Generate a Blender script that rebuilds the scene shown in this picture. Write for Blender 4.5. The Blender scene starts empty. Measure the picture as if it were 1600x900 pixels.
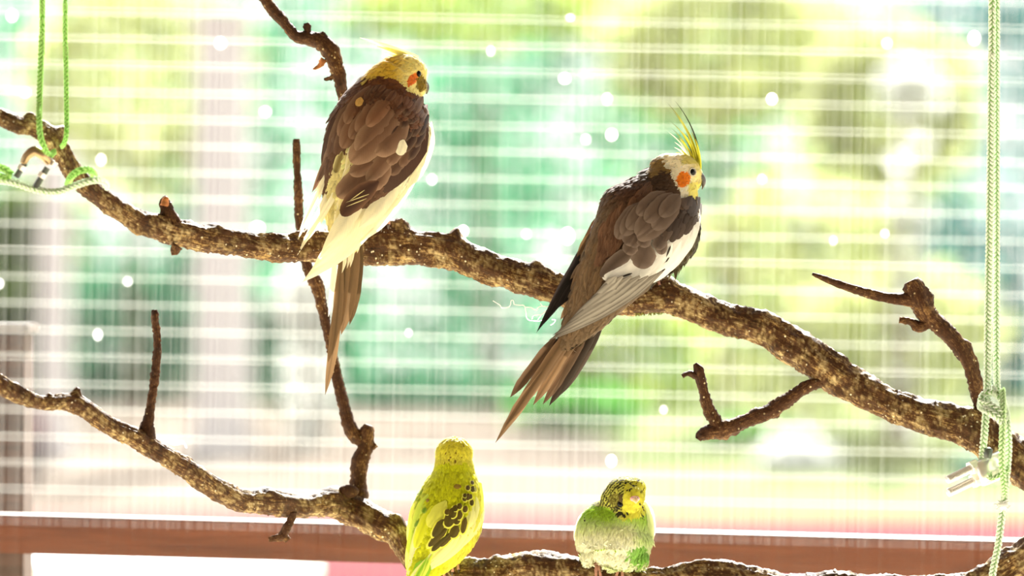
import bpy, bmesh, math, random
import numpy as np
from mathutils import Vector, noise
from mathutils.bvhtree import BVHTree

random.seed(7)
rng = np.random.RandomState(11)
SC = bpy.context.scene
COL = SC.collection

# ------------------------------------------------------------------ camera
H = 1.6
DC = 3.48                       # distance camera -> perch plane (y = 0)
FPX = 6000.0                    # 135 mm on a 36 mm sensor, 1600 px wide
cam_d = bpy.data.cameras.new('camera')
cam_d.lens = 135.0
cam_d.sensor_width = 36.0
cam_d.clip_end = 300
cam_d.dof.use_dof = True
cam_d.dof.focus_distance = 3.445
cam_d.dof.aperture_fstop = 3.9
cam = bpy.data.objects.new('camera', cam_d)
cam.location = (0, -DC, H)
cam.rotation_euler = (math.radians(90), 0, 0)
COL.objects.link(cam)
SC.camera = cam

# ------------------------------------------------------------------ sky
world = bpy.data.worlds.new('world')
SC.world = world
world.use_nodes = True
wn = world.node_tree
wn.nodes.clear()
w_out = wn.nodes.new('ShaderNodeOutputWorld')
w_bg = wn.nodes.new('ShaderNodeBackground')
w_tc = wn.nodes.new('ShaderNodeTexCoord')
w_sep = wn.nodes.new('ShaderNodeSeparateXYZ')
w_rmp = wn.nodes.new('ShaderNodeValToRGB')
wn.links.new(w_tc.outputs['Generated'], w_sep.inputs[0])
wn.links.new(w_sep.outputs['Z'], w_rmp.inputs[0])
w_rmp.color_ramp.elements[0].color = (1.0, 0.98, 0.92, 1)
w_rmp.color_ramp.elements[1].color = (0.86, 0.94, 1.0, 1)
wn.links.new(w_rmp.outputs[0], w_bg.inputs['Color'])
w_bg.inputs['Strength'].default_value = 0.6
wn.links.new(w_bg.outputs[0], w_out.inputs['Surface'])

# ------------------------------------------------------------------ sun: behind the birds, high
sun_d = bpy.data.lights.new('sun', 'SUN')
sun_d.energy = 9.2
sun_d.angle = math.radians(1.2)
sun_d.color = (1.0, 0.97, 0.90)
sun = bpy.data.objects.new('sun', sun_d)
_sd = Vector((-0.14, -1.0, -0.68)).normalized()          # direction the light travels
sun.rotation_euler = _sd.to_track_quat('-Z', 'Y').to_euler()
COL.objects.link(sun)

SC.view_settings.view_transform = 'Standard'
SC.view_settings.look = 'None'
SC.view_settings.gamma = 1.0
SC.view_settings.use_curve_mapping = False
SC.view_settings.exposure = 1.5
SC.cycles.max_bounces = 10
SC.cycles.transparent_max_bounces = 24
SC.cycles.use_denoising = True

# ------------------------------------------------------------------ helpers
def W(px, py, d=0.0):
    k = (DC + d) / FPX
    return Vector(((px - 800.0) * k, d, H + (450.0 - py) * k))

def PX(p):
    k = FPX / (DC + p[1])
    return 800.0 + p[0] * k, 450.0 - (p[2] - H) * k

PXM = DC / FPX                   # metres per pixel at the perch plane

def lin(h):
    h = h.lstrip('#')
    out = []
    for i in (0, 2, 4):
        c = int(h[i:i + 2], 16) / 255.0
        out.append(c / 12.92 if c <= 0.04045 else ((c + 0.055) / 1.055) ** 2.4)
    return np.array(out)

def mixc(a, b, t):
    return a * (1 - t) + b * t

def sstep(a, b, x):
    t = min(1.0, max(0.0, (x - a) / (b - a))) if a != b else float(x > a)
    return t * t * (3 - 2 * t)

class MB:
    """collects vertices, faces, colours and uvs for ONE mesh"""
    def __init__(s):
        s.v, s.f, s.c, s.uv = [], [], [], []
    def add(s, verts, faces, cols=None, uvs=None):
        o = len(s.v)
        s.v += [tuple(p) for p in verts]
        s.f += [tuple(i + o for i in f) for f in faces]
        n = len(verts)
        if cols is None:
            s.c += [(1, 1, 1)] * n
        elif len(cols) == n and not np.isscalar(cols[0]):
            s.c += [tuple(c) for c in cols]
        else:
            s.c += [tuple(cols)] * n
        s.uv += [(0, 0)] * n if uvs is None else list(uvs)
    def mesh(s, name, origin=(0, 0, 0), smooth=True):
        me = bpy.data.meshes.new(name)
        o = np.array(origin)
        vv = np.array(s.v, dtype=float) - o
        me.from_pydata(vv.tolist(), [], s.f)
        ca = me.color_attributes.new('Col', 'FLOAT_COLOR', 'POINT')
        cc = np.ones((len(s.v), 4), dtype=np.float32)
        cc[:, :3] = np.array(s.c, dtype=np.float32).reshape(-1, 3)
        ca.data.foreach_set('color', cc.ravel())
        ul = me.uv_layers.new(name='UVMap')
        li = np.zeros(len(me.loops), dtype=np.int32)
        me.loops.foreach_get('vertex_index', li)
        ul.data.foreach_set('uv', np.array(s.uv, dtype=np.float32)[li].ravel())
        if smooth:
            me.polygons.foreach_set('use_smooth', [True] * len(me.polygons))
        me.update()
        return me

def link(name, me, mat, parent=None, kind=None, label=None):
    o = bpy.data.objects.new(name, me)
    COL.objects.link(o)
    if mat is not None:
        me.materials.clear()
        me.materials.append(mat)
    if parent is not None:
        o.parent = parent
    if kind:
        o['kind'] = kind
    if label:
        o['label'] = label
    return o

def build(mb, name, mat, parent=None, kind=None, smooth=True, label=None):
    """mesh whose vertices are given in world space; a child keeps its thing's origin"""
    root = parent
    org = Vector((0, 0, 0))
    while root is not None:
        org = org + root.location
        root = root.parent
    return link(name, mb.mesh(name, org, smooth), mat, parent, kind, label)

def thing(name, label, cat, loc, group=None):
    o = bpy.data.objects.new(name, None)
    o.empty_display_size = 0.02
    o.location = loc
    COL.objects.link(o)
    o['label'] = label
    o['category'] = cat
    if group:
        o['group'] = group
    return o

def tag(o, label, cat, group=None):
    o['label'] = label
    o['category'] = cat
    if group:
        o['group'] = group
    return o

def catmull(P, step):
    """P rows of any floats; resampled so neighbours are about `step` apart in the first two columns"""
    P = np.array(P, dtype=float)
    Q = np.vstack([2 * P[0] - P[1], P, 2 * P[-1] - P[-2]])
    out = []
    for i in range(1, len(Q) - 2):
        p0, p1, p2, p3 = Q[i - 1], Q[i], Q[i + 1], Q[i + 2]
        n = max(1, int(round(np.linalg.norm((p2 - p1)[:2]) / step)))
        for k in range(n):
            t = k / n
            out.append(0.5 * ((2 * p1) + (-p0 + p2) * t + (2 * p0 - 5 * p1 + 4 * p2 - p3) * t * t + (-p0 + 3 * p1 - 3 * p2 + p3) * t ** 3))
    out.append(Q[-2])
    return np.array(out)

def sweep(mb, pts, radii, n=16, col=(1, 1, 1), cap=True, rough=0.0, seed=0.0, ridges=0.0, bumps=(), flat=None, ulen=0.0, lichen=0.0):
    """tube through world points with a parallel-transport frame; rough / ridges displace it"""
    pts = [Vector(p) for p in pts]
    m = len(pts)
    tang = []
    for i in range(m):
        t = pts[min(m - 1, i + 1)] - pts[max(0, i - 1)]
        tang.append(t.normalized() if t.length > 1e-9 else Vector((0, 0, 1)))
    ref = Vector((0, 1, 0)) if abs(tang[0].y) < 0.9 else Vector((1, 0, 0))
    u = (ref - tang[0] * ref.dot(tang[0])).normalized()
    verts, uvs, vc = [], [], []
    L = ulen
    for i in range(m):
        t = tang[i]
        u = (u - t * u.dot(t))
        u = u.normalized() if u.length > 1e-9 else t.orthogonal().normalized()
        w = t.cross(u)
        if i:
            L += (pts[i] - pts[i - 1]).length
        for k in range(n):
            a = 2 * math.pi * k / n
            dirv = u * math.cos(a) + w * math.sin(a)
            if flat:
                dirv = u * math.cos(a) * flat[0] + w * math.sin(a) * flat[1]
            r = radii[i]
            p = pts[i] + dirv * r
            if rough:
                q = p * 60 + Vector((seed, seed * 1.7, 0))
                dsp = noise.noise(q) * 0.16 + noise.noise(p * 170 + Vector((seed, 3, 1))) * 0.09 + noise.noise(p * 420 + Vector((1, seed, 2))) * 0.05
                p = p + dirv * r * dsp * rough
                p = p + dirv * 0.0011 * rough * noise.noise(p * 900)
            if ridges:
                p = p + dirv * ridges * r * noise.noise(Vector((math.cos(a) * 3.2 + seed, math.sin(a) * 3.2, L * 22)))
            for (bc, bs, bh) in bumps:
                q2 = (p - bc).length_squared
                if q2 < 6 * bs * bs:
                    p = p + (p - pts[i]).normalized() * bh * math.exp(-q2 / (bs * bs))
            if lichen:
                q = sstep(0.0, 0.38, 0.5 * noise.noise(p * 95) + 0.6 * noise.noise(p * 330))
                vc.append((1 - lichen * q,) * 3)
            verts.append(p)
            uvs.append((L, k / n))
    faces = []
    for i in range(m - 1):
        for k in range(n):
            a, b = i * n + k, i * n + (k + 1) % n
            faces.append((a, b, b + n, a + n))
    if cap:
        faces.append(tuple(range(n - 1, -1, -1)))
        faces.append(tuple((m - 1) * n + k for k in range(n)))
    mb.add(verts, faces, vc if vc else col, uvs)

def pxtube(mb, P, step=4, n=16, scale=1.0, **kw):
    """P rows (px, py, radius in px, depth)"""
    R = catmull(P, step)
    pts = [W(r[0], r[1], r[3]) for r in R]
    rad = [max(0.2, r[2]) * (DC + r[3]) / FPX * scale for r in R]
    sweep(mb, pts, rad, n=n, **kw)
    return pts

def ellipsoid(mb, c, ax, col=(1, 1, 1), nu=16, nv=10, basis=None):
    c = Vector(c)
    bx, by, bz = basis or (Vector((1, 0, 0)), Vector((0, 1, 0)), Vector((0, 0, 1)))
    verts, faces, uvs = [], [], []
    for j in range(nv + 1):
        th = math.pi * j / nv
        for i in range(nu):
            ph = 2 * math.pi * i / nu
            verts.append(c + bx * (ax[0] * math.sin(th) * math.cos(ph)) + by * (ax[1] * math.sin(th) * math.sin(ph)) + bz * (ax[2] * math.cos(th)))
            uvs.append((i / nu, j / nv))
    for j in range(nv):
        for i in range(nu):
            a, b = j * nu + i, j * nu + (i + 1) % nu
            faces.append((a, a + nu, b + nu, b))
    mb.add(verts, faces, col, uvs)

def box(mb, lo, hi, col=(1, 1, 1)):
    x0, y0, z0 = lo
    x1, y1, z1 = hi
    v = [(x0, y0, z0), (x1, y0, z0), (x1, y1, z0), (x0, y1, z0), (x0, y0, z1), (x1, y0, z1), (x1, y1, z1), (x0, y1, z1)]
    f = [(0, 3, 2, 1), (4, 5, 6, 7), (0, 1, 5, 4), (1, 2, 6, 5), (2, 3, 7, 6), (3, 0, 4, 7)]
    mb.add(v, f, col)

# ------------------------------------------------------------------ materials
class NT:
    def __init__(s, name):
        s.m = bpy.data.materials.new(name)
        s.m.use_nodes = True
        s.t = s.m.node_tree
        s.t.nodes.clear()
        s.out = s.t.nodes.new('ShaderNodeOutputMaterial')
    def n(s, typ, **kw):
        nd = s.t.nodes.new(typ)
        for k, v in kw.items():
            if k in nd.inputs:
                nd.inputs[k].default_value = v
            else:
                setattr(nd, k, v)
        return nd
    def l(s, a, b):
        s.t.links.new(a, b)
    def ramp(s, fac, stops):
        r = s.n('ShaderNodeValToRGB')
        e = r.color_ramp.elements
        while len(e) < len(stops):
            e.new(0.5)
        for el, (p, c) in zip(e, stops):
            el.position = p
            el.color = (c[0], c[1], c[2], 1)
        s.l(fac, r.inputs[0])
        return r.outputs[0]
    def math(s, op, a, b=None):
        nd = s.n('ShaderNodeMath', operation=op)
        for i, x in enumerate((a, b)):
            if x is None:
                continue
            if isinstance(x, (int, float)):
                nd.inputs[i].default_value = x
            else:
                s.l(x, nd.inputs[i])
        return nd.outputs[0]
    def mix(s, fac, a, b, mode='MIX'):
        nd = s.n('ShaderNodeMix', data_type='RGBA', blend_type=mode)
        for i, x in ((0, fac), (6, a), (7, b)):
            if isinstance(x, (int, float)):
                nd.inputs[i].default_value = x
            elif isinstance(x, (tuple, list, np.ndarray)):
                nd.inputs[i].default_value = (x[0], x[1], x[2], 1)
            else:
                s.l(x, nd.inputs[i])
        return nd.outputs[2]

def simple(name, col, rough=0.6, metal=0.0, nscale=40, namp=0.25, bump=0.0, coat=0.0):
    t = NT(name)
    tc = t.n('ShaderNodeTexCoord')
    nz = t.n('ShaderNodeTexNoise', Scale=nscale, Detail=5.0)
    t.l(tc.outputs['Object'], nz.inputs['Vector'])
    c = np.array(col)
    cc = t.ramp(nz.outputs['Fac'], [(0.3, c * (1 - namp)), (0.7, np.minimum(1, c * (1 + namp)))])
    p = t.n('ShaderNodeBsdfPrincipled')
    p.inputs['Roughness'].default_value = rough
    p.inputs['Metallic'].default_value = metal
    p.inputs['Coat Weight'].default_value = coat
    t.l(cc, p.inputs['Base Color'])
    if bump:
        b = t.n('ShaderNodeBump', Strength=bump, Distance=0.002)
        t.l(nz.outputs['Fac'], b.inputs['Height'])
        t.l(b.outputs[0], p.inputs['Normal'])
    t.l(p.outputs[0], t.out.inputs[0])
    return t.m

def bark_mat(name, dark, mid, light, fleck):
    t = NT(name)
    tc = t.n('ShaderNodeTexCoord')
    uv = t.n('ShaderNodeUVMap')
    big = t.n('ShaderNodeTexNoise', Scale=38.0, Detail=6.0, Roughness=0.65)
    t.l(tc.outputs['Object'], big.inputs['Vector'])
    fine = t.n('ShaderNodeTexNoise', Scale=330.0, Detail=4.0, Roughness=0.7)
    t.l(tc.outputs['Object'], fine.inputs['Vector'])
    mp = t.n('ShaderNodeMapping')
    mp.inputs['Scale'].default_value = (70, 46, 1)
    t.l(uv.outputs[0], mp.inputs['Vector'])
    st = t.n('ShaderNodeTexNoise', Scale=1.0, Detail=6.0, Roughness=0.7, Distortion=0.6)
    t.l(mp.outputs[0], st.inputs['Vector'])
    vor = t.n('ShaderNodeTexVoronoi', Scale=190.0)
    t.l(tc.outputs['Object'], vor.inputs['Vector'])
    s1 = t.math('ADD', t.math('MULTIPLY', big.outputs['Fac'], 0.45), t.math('MULTIPLY', st.outputs['Fac'], 0.55))
    s2 = t.math('ADD', t.math('MULTIPLY', s1, 0.7), t.math('MULTIPLY', fine.outputs['Fac'], 0.3))
    c1 = t.ramp(s2, [(0.37, dark), (0.52, mid), (0.66, light)])
    fl = t.ramp(vor.outputs['Distance'], [(0.10, (1, 1, 1)), (0.22, (0, 0, 0))])
    nz2 = t.n('ShaderNodeTexNoise', Scale=60.0, Detail=2.0)
    t.l(tc.outputs['Object'], nz2.inputs['Vector'])
    gate = t.ramp(nz2.outputs['Fac'], [(0.5, (0, 0, 0)), (0.62, (1, 1, 1))])
    fl2 = t.mix(1.0, fl, gate, 'MULTIPLY')
    c2 = t.mix(fl2, c1, fleck)
    ca = t.n('ShaderNodeVertexColor', layer_name='Col')
    lich = t.ramp(s2, [(0.34, (0.10, 0.045, 0.012)), (0.46, (0.40, 0.26, 0.09)), (0.58, (0.80, 0.66, 0.36))])
    c3 = t.mix(ca.outputs[0], lich, c2)          # where the mesh marks lichen the bark is crusted pale gold
    p = t.n('ShaderNodeBsdfPrincipled')
    p.inputs['Roughness'].default_value = 0.65
    p.inputs['Specular IOR Level'].default_value = 0.22
    t.l(c3, p.inputs['Base Color'])
    b = t.n('ShaderNodeBump', Strength=0.8, Distance=0.0015)
    t.l(s2, b.inputs['Height'])
    t.l(b.outputs[0], p.inputs['Normal'])
    t.l(p.outputs[0], t.out.inputs[0])
    return t.m

def feather_mat(name, trans=0.3, barb=0.16, rough=0.55):
    """colour from the mesh, fine barbs across each vane, thin enough to let light through"""
    t = NT(name)
    ca = t.n('ShaderNodeVertexColor', layer_name='Col')
    uv = t.n('ShaderNodeUVMap')
    sp = t.n('ShaderNodeSeparateXYZ')
    t.l(uv.outputs[0], sp.inputs[0])
    av = t.math('ABSOLUTE', sp.outputs['Y'])
    ph = t.math('ADD', t.math('MULTIPLY', sp.outputs['X'], 150.0), t.math('MULTIPLY', av, -26.0))
    tc = t.n('ShaderNodeTexCoord')
    nz = t.n('ShaderNodeTexNoise', Scale=260.0, Detail=3.0)
    t.l(tc.outputs['Object'], nz.inputs['Vector'])
    ph2 = t.math('ADD', ph, t.math('MULTIPLY', nz.outputs['Fac'], 6.0))
    sn = t.math('SINE', ph2)
    f = t.math('ADD', t.math('MULTIPLY', sn, barb * 0.5), t.math('ADD', t.math('MULTIPLY', nz.outputs['Fac'], barb * 2.2), 1.0 - barb * 1.25))
    cmb = t.n('ShaderNodeCombineXYZ')
    for i in range(3):
        t.l(f, cmb.inputs[i])
    c = t.mix(1.0, ca.outputs[0], cmb.outputs[0], 'MULTIPLY')
    p = t.n('ShaderNodeBsdfPrincipled')
    p.inputs['Roughness'].default_value = rough
    p.inputs['Specular IOR Level'].default_value = 0.3
    p.inputs['Sheen Weight'].default_value = 0.25
    p.inputs['Sheen Roughness'].default_value = 0.35
    t.l(c, p.inputs['Base Color'])
    bm = t.n('ShaderNodeBump', Strength=0.25, Distance=0.0006)
    t.l(f, bm.inputs['Height'])
    t.l(bm.outputs[0], p.inputs['Normal'])
    tr = t.n('ShaderNodeBsdfTranslucent')
    t.l(c, tr.inputs['Color'])
    mx = t.n('ShaderNodeMixShader')
    mx.inputs[0].default_value = trans
    t.l(p.outputs[0], mx.inputs[1])
    t.l(tr.outputs[0], mx.inputs[2])
    t.l(mx.outputs[0], t.out.inputs[0])
    return t.m

def leaf_mat(name, col, tcol):
    t = NT(name)
    tc = t.n('ShaderNodeTexCoord')
    nz = t.n('ShaderNodeTexNoise', Scale=1.3, Detail=4.0)
    t.l(tc.outputs['Object'], nz.inputs['Vector'])
    c = np.array(col)
    cc = t.ramp(nz.outputs['Fac'], [(0.3, c * 0.65), (0.7, np.minimum(0.95, c * 1.3))])
    tt = np.array(tcol)
    ct = t.ramp(nz.outputs['Fac'], [(0.3, tt * 0.6), (0.7, np.minimum(0.95, tt * 1.3))])
    d = t.n('ShaderNodeBsdfPrincipled')
    d.inputs['Roughness'].default_value = 0.8
    d.inputs['Specular IOR Level'].default_value = 0.08
    t.l(cc, d.inputs['Base Color'])
    tr = t.n('ShaderNodeBsdfTranslucent')
    t.l(ct, tr.inputs['Color'])
    mx = t.n('ShaderNodeMixShader')
    mx.inputs[0].default_value = 0.5
    t.l(d.outputs[0], mx.inputs[1])
    t.l(tr.outputs[0], mx.inputs[2])
    t.l(mx.outputs[0], t.out.inputs[0])
    return t.m

M_BARK = bark_mat('bark', (0.012, 0.005, 0.002), (0.085, 0.033, 0.009), (0.66, 0.43, 0.15), (0.9, 0.8, 0.55))
M_TWIG = bark_mat('twig_bark', (0.014, 0.005, 0.002), (0.075, 0.028, 0.009), (0.40, 0.22, 0.075), (0.7, 0.55, 0.3))
M_CUT = simple('cut_wood', (0.42, 0.15, 0.04), 0.7, nscale=160, namp=0.5, bump=0.4)
M_FEATHER = feather_mat('feather', 0.22, 0.06)
M_PLUME = feather_mat('soft_plumage', 0.4, 0.2, 0.7)
M_PALE = feather_mat('pale_feather', 0.34, 0.05, 0.6)
M_SKIN = simple('foot_skin', (0.55, 0.27, 0.2), 0.55, nscale=500, namp=0.3, bump=0.4)
M_EYE = simple('eye_gloss', (0.004, 0.003, 0.003), 0.12, namp=0.05)
for _n in M_EYE.node_tree.nodes:
    if _n.type == 'BSDF_PRINCIPLED':
        _n.inputs['Specular IOR Level'].default_value = 0.22
M_EYERING = simple('eye_ring', (0.5, 0.45, 0.36), 0.6, nscale=900)
M_BEAK = simple('beak_horn', (0.09, 0.08, 0.075), 0.35, nscale=200, namp=0.3)
M_PINKBEAK = simple('cere_skin', (0.85, 0.4, 0.42), 0.4, nscale=300, namp=0.15)
M_CLAW = simple('claw_horn', (0.08, 0.06, 0.05), 0.4)
M_FRAY = simple('frayed_fibre', (0.85, 0.9, 0.82), 0.8)
M_STEEL = simple('bright_steel', (0.84, 0.81, 0.77), 0.3, 0.7, nscale=60, namp=0.12)
M_DSTEEL = simple('dull_steel', (0.12, 0.13, 0.12), 0.5, 0.7, nscale=80)
M_BRASS = simple('aged_steel', (0.42, 0.30, 0.17), 0.35, 0.9, nscale=80)
M_DOWN = simple('white_down', (0.95, 0.95, 0.95), 0.8, namp=0.02)

# ------------------------------------------------------------------ the ground
def ground_mat(name, c0, c1, scale, bump=0.5):
    t = NT(name)
    tc = t.n('ShaderNodeTexCoord')
    n1 = t.n('ShaderNodeTexNoise', Scale=scale, Detail=6.0, Roughness=0.7)
    t.l(tc.outputs['Object'], n1.inputs['Vector'])
    n2 = t.n('ShaderNodeTexNoise', Scale=0.35, Detail=3.0)
    t.l(tc.outputs['Object'], n2.inputs['Vector'])
    s = t.math('ADD', t.math('MULTIPLY', n1.outputs['Fac'], 0.5), t.math('MULTIPLY', n2.outputs['Fac'], 0.5))
    c = t.ramp(s, [(0.35, c0), (0.65, c1)])
    p = t.n('ShaderNodeBsdfDiffuse')
    t.l(c, p.inputs['Color'])
    b = t.n('ShaderNodeBump', Strength=bump, Distance=0.02)
    t.l(n1.outputs['Fac'], b.inputs['Height'])
    t.l(b.outputs[0], p.inputs['Normal'])
    t.l(p.outputs[0], t.out.inputs[0])
    return t.m

def slab(name, x0, x1, y0, y1, ztop, mat, th=0.1):
    mb = MB()
    box(mb, (x0, y0, ztop - th), (x1, y1, ztop))
    o = build(mb, name, mat, smooth=False)
    o['kind'] = 'structure'
    return o

slab('floor', -9, 9, -9, -2.2, 0.0, ground_mat('dim_floor', (0.36, 0.29, 0.20), (0.46, 0.38, 0.27), 30))  # unseen floor, darkened so less light bounces onto the fronts
slab('floor', -9, 9, -2.2, 7.0, 0.0, ground_mat('bounce_sand', (0.80, 0.71, 0.50), (0.90, 0.83, 0.63), 60))  # unseen floor, made pale to bounce sun onto the undersides
slab('terrace', -22, 22, 7.0, 23.4, 0.0, ground_mat('rose_paving', (0.150, 0.042, 0.050), (0.20, 0.075, 0.082), 8))
slab('gravel_path', -60, 1.0, 23.4, 75, 0.0, ground_mat('cream_gravel', (0.165, 0.132, 0.108), (0.215, 0.182, 0.152), 20))
slab('lawn', 1.0, 60, 23.4, 75, 0.0, ground_mat('sunlit_grass', (0.150, 0.185, 0.075), (0.250, 0.280, 0.140), 12))
slab('lawn', -60, -22, 7.0, 23.4, 0.0, ground_mat('lawn_grass', (0.08, 0.17, 0.02), (0.2, 0.32, 0.05), 30))
slab('lawn', 22, 60, 7.0, 23.4, 0.0, bpy.data.materials['lawn_grass'])

M_SHADE_BOARDS = simple('shade_boards', (0.11, 0.085, 0.06), 0.8, nscale=6, namp=0.2)
mb = MB(); box(mb, (-3.0, -4.7, 2.5), (3.0, 0.36, 2.56)); build(mb, 'added_roof', M_SHADE_BOARDS, smooth=False)['kind'] = 'structure'  # unseen roof added to keep sky light off the branch tops
mb = MB(); box(mb, (-3.0, -4.7, 0.0), (3.0, -4.6, 2.5)); build(mb, 'added_wall', M_SHADE_BOARDS, smooth=False)['kind'] = 'structure'  # unseen wall added behind the camera to cut the front light

# ------------------------------------------------------------------ the garden behind the aviary
def foliage(mb, c, rad, n, leaf, hollow=0.55, seed=0):
    r = np.random.RandomState(seed)
    for i in range(n):
        v = r.normal(size=3)
        v /= np.linalg.norm(v)
        q = (hollow + (1 - hollow) * r.rand()) * (1 + 0.18 * noise.noise(Vector(v * 2.3 + seed)))
        p = np.array(c) + v * np.array(rad) * q
        if p[2] < 0.03:
            p[2] = 0.03 + 0.1 * r.rand()
        a = r.normal(size=3)
        a /= np.linalg.norm(a)
        b = np.cross(a, r.normal(size=3))
        b /= np.linalg.norm(b)
        s = leaf * (0.6 + 0.8 * r.rand())
        mb.add([p - a * s, p + b * s * 0.42, p + a * s, p - b * s * 0.42], [(0, 1, 2, 3)])

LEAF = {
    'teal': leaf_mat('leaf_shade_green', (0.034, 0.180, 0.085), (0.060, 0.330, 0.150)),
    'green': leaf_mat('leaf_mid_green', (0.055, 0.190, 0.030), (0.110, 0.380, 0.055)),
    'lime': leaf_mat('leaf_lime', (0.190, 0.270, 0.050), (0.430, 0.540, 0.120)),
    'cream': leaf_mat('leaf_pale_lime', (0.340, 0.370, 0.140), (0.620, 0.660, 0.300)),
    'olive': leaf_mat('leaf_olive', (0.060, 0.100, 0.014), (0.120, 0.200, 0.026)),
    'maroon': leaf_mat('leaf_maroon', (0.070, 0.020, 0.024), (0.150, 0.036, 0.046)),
    'white': leaf_mat('glint_white', (0.72, 0.74, 0.68), (0.9, 0.92, 0.85)),  # white leaves standing for bright glints
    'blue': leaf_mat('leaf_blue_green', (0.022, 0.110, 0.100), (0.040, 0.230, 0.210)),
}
M_TRUNK = simple('trunk_bark', (0.14, 0.09, 0.06), 0.9, nscale=20, namp=0.4, bump=0.5)

def shrub(name, label, cat, px, py, rx, ry, D, kind, n, seed, group=None, trunk=True, leaf=0.11):
    """a tree or bush that stands on the ground at distance D from the camera"""
    d = D - DC
    k = D / FPX
    c = W(px, py, d)
    base = Vector((c.x, c.y, 0))
    t = thing(name, label, cat, base, group)
    R = (rx * k, min(rx, 260) * k * 0.7, ry * k)
    mb = MB()
    foliage(mb, c, R, n, leaf * (0.6 + D / 60.0), seed=seed)
    if c.z - R[2] > 0.35 and not trunk:
        foliage(mb, (c.x, c.y, c.z * 0.45), (R[0] * 0.8, R[1] * 0.8, c.z * 0.5), n // 2, leaf * (0.6 + D / 60.0), seed=seed + 1)
    build(mb, 'foliage', LEAF[kind], t, smooth=False)
    tb = MB()
    r0 = 0.05 + 0.02 * R[2]
    top = max(0.3, c.z - R[2] * 0.2)
    sweep(tb, [(c.x, c.y, z) for z in np.linspace(-0.02, top, 8)], [r0 * (1 - 0.05 * i) for i in range(8)], n=10, rough=0.5)
    build(tb, 'trunk', M_TRUNK, t)
    return t

GD = [
    # name, label, cat, px, py, rx, ry, D, kind, n
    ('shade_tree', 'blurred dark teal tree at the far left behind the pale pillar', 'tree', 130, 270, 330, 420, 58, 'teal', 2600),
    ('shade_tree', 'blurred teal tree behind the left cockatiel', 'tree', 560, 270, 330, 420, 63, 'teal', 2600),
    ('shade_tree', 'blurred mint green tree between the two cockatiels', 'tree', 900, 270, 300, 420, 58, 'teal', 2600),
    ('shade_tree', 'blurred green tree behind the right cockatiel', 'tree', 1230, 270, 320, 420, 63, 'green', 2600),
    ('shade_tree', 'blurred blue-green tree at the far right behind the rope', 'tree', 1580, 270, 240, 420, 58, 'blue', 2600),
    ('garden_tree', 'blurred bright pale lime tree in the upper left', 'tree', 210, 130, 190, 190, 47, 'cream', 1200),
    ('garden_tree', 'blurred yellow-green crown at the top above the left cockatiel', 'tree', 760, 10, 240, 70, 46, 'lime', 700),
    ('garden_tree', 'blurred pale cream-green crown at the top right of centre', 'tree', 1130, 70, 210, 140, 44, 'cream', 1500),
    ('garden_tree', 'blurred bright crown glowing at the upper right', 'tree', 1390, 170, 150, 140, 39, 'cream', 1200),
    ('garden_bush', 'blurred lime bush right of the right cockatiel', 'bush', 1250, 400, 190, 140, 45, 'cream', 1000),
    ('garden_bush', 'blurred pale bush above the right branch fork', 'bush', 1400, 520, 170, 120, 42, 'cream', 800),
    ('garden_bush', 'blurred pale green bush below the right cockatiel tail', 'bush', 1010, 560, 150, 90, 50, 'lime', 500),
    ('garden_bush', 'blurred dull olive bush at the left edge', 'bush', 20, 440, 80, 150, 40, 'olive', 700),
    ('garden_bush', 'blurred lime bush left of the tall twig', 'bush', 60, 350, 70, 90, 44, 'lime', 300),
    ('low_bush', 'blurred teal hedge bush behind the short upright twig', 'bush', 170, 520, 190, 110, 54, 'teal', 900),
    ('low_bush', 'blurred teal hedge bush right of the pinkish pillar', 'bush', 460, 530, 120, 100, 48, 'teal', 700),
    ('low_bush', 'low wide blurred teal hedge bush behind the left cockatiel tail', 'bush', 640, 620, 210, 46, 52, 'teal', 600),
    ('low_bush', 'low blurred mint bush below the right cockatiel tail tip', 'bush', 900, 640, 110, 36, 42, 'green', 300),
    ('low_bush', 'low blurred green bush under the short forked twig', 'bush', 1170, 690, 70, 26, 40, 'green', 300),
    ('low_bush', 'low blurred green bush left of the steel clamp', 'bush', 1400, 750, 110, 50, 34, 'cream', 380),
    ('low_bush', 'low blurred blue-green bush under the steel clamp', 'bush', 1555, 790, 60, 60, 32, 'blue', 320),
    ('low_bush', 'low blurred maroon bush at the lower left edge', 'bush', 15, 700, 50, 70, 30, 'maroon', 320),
    ('flowering_bush', 'white flowering bush blurred behind the lower left cockatiel tail', 'bush', 485, 470, 50, 70, 38, 'white', 260),  # out-of-focus glints, put in as small white bushes
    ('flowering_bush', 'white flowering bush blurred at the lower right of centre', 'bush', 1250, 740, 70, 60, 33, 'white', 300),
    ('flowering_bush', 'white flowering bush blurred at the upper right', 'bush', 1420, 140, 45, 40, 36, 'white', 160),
]
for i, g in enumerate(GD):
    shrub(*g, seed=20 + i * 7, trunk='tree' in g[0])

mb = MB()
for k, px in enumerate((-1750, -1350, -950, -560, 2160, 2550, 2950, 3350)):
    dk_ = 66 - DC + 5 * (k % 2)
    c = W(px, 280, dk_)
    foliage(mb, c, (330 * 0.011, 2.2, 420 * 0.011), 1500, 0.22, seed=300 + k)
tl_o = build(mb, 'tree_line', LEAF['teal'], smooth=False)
tag(tl_o, 'distant blurred row of trees carrying on past both sides of the garden', 'trees')
tl_o['kind'] = 'stuff'

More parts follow.
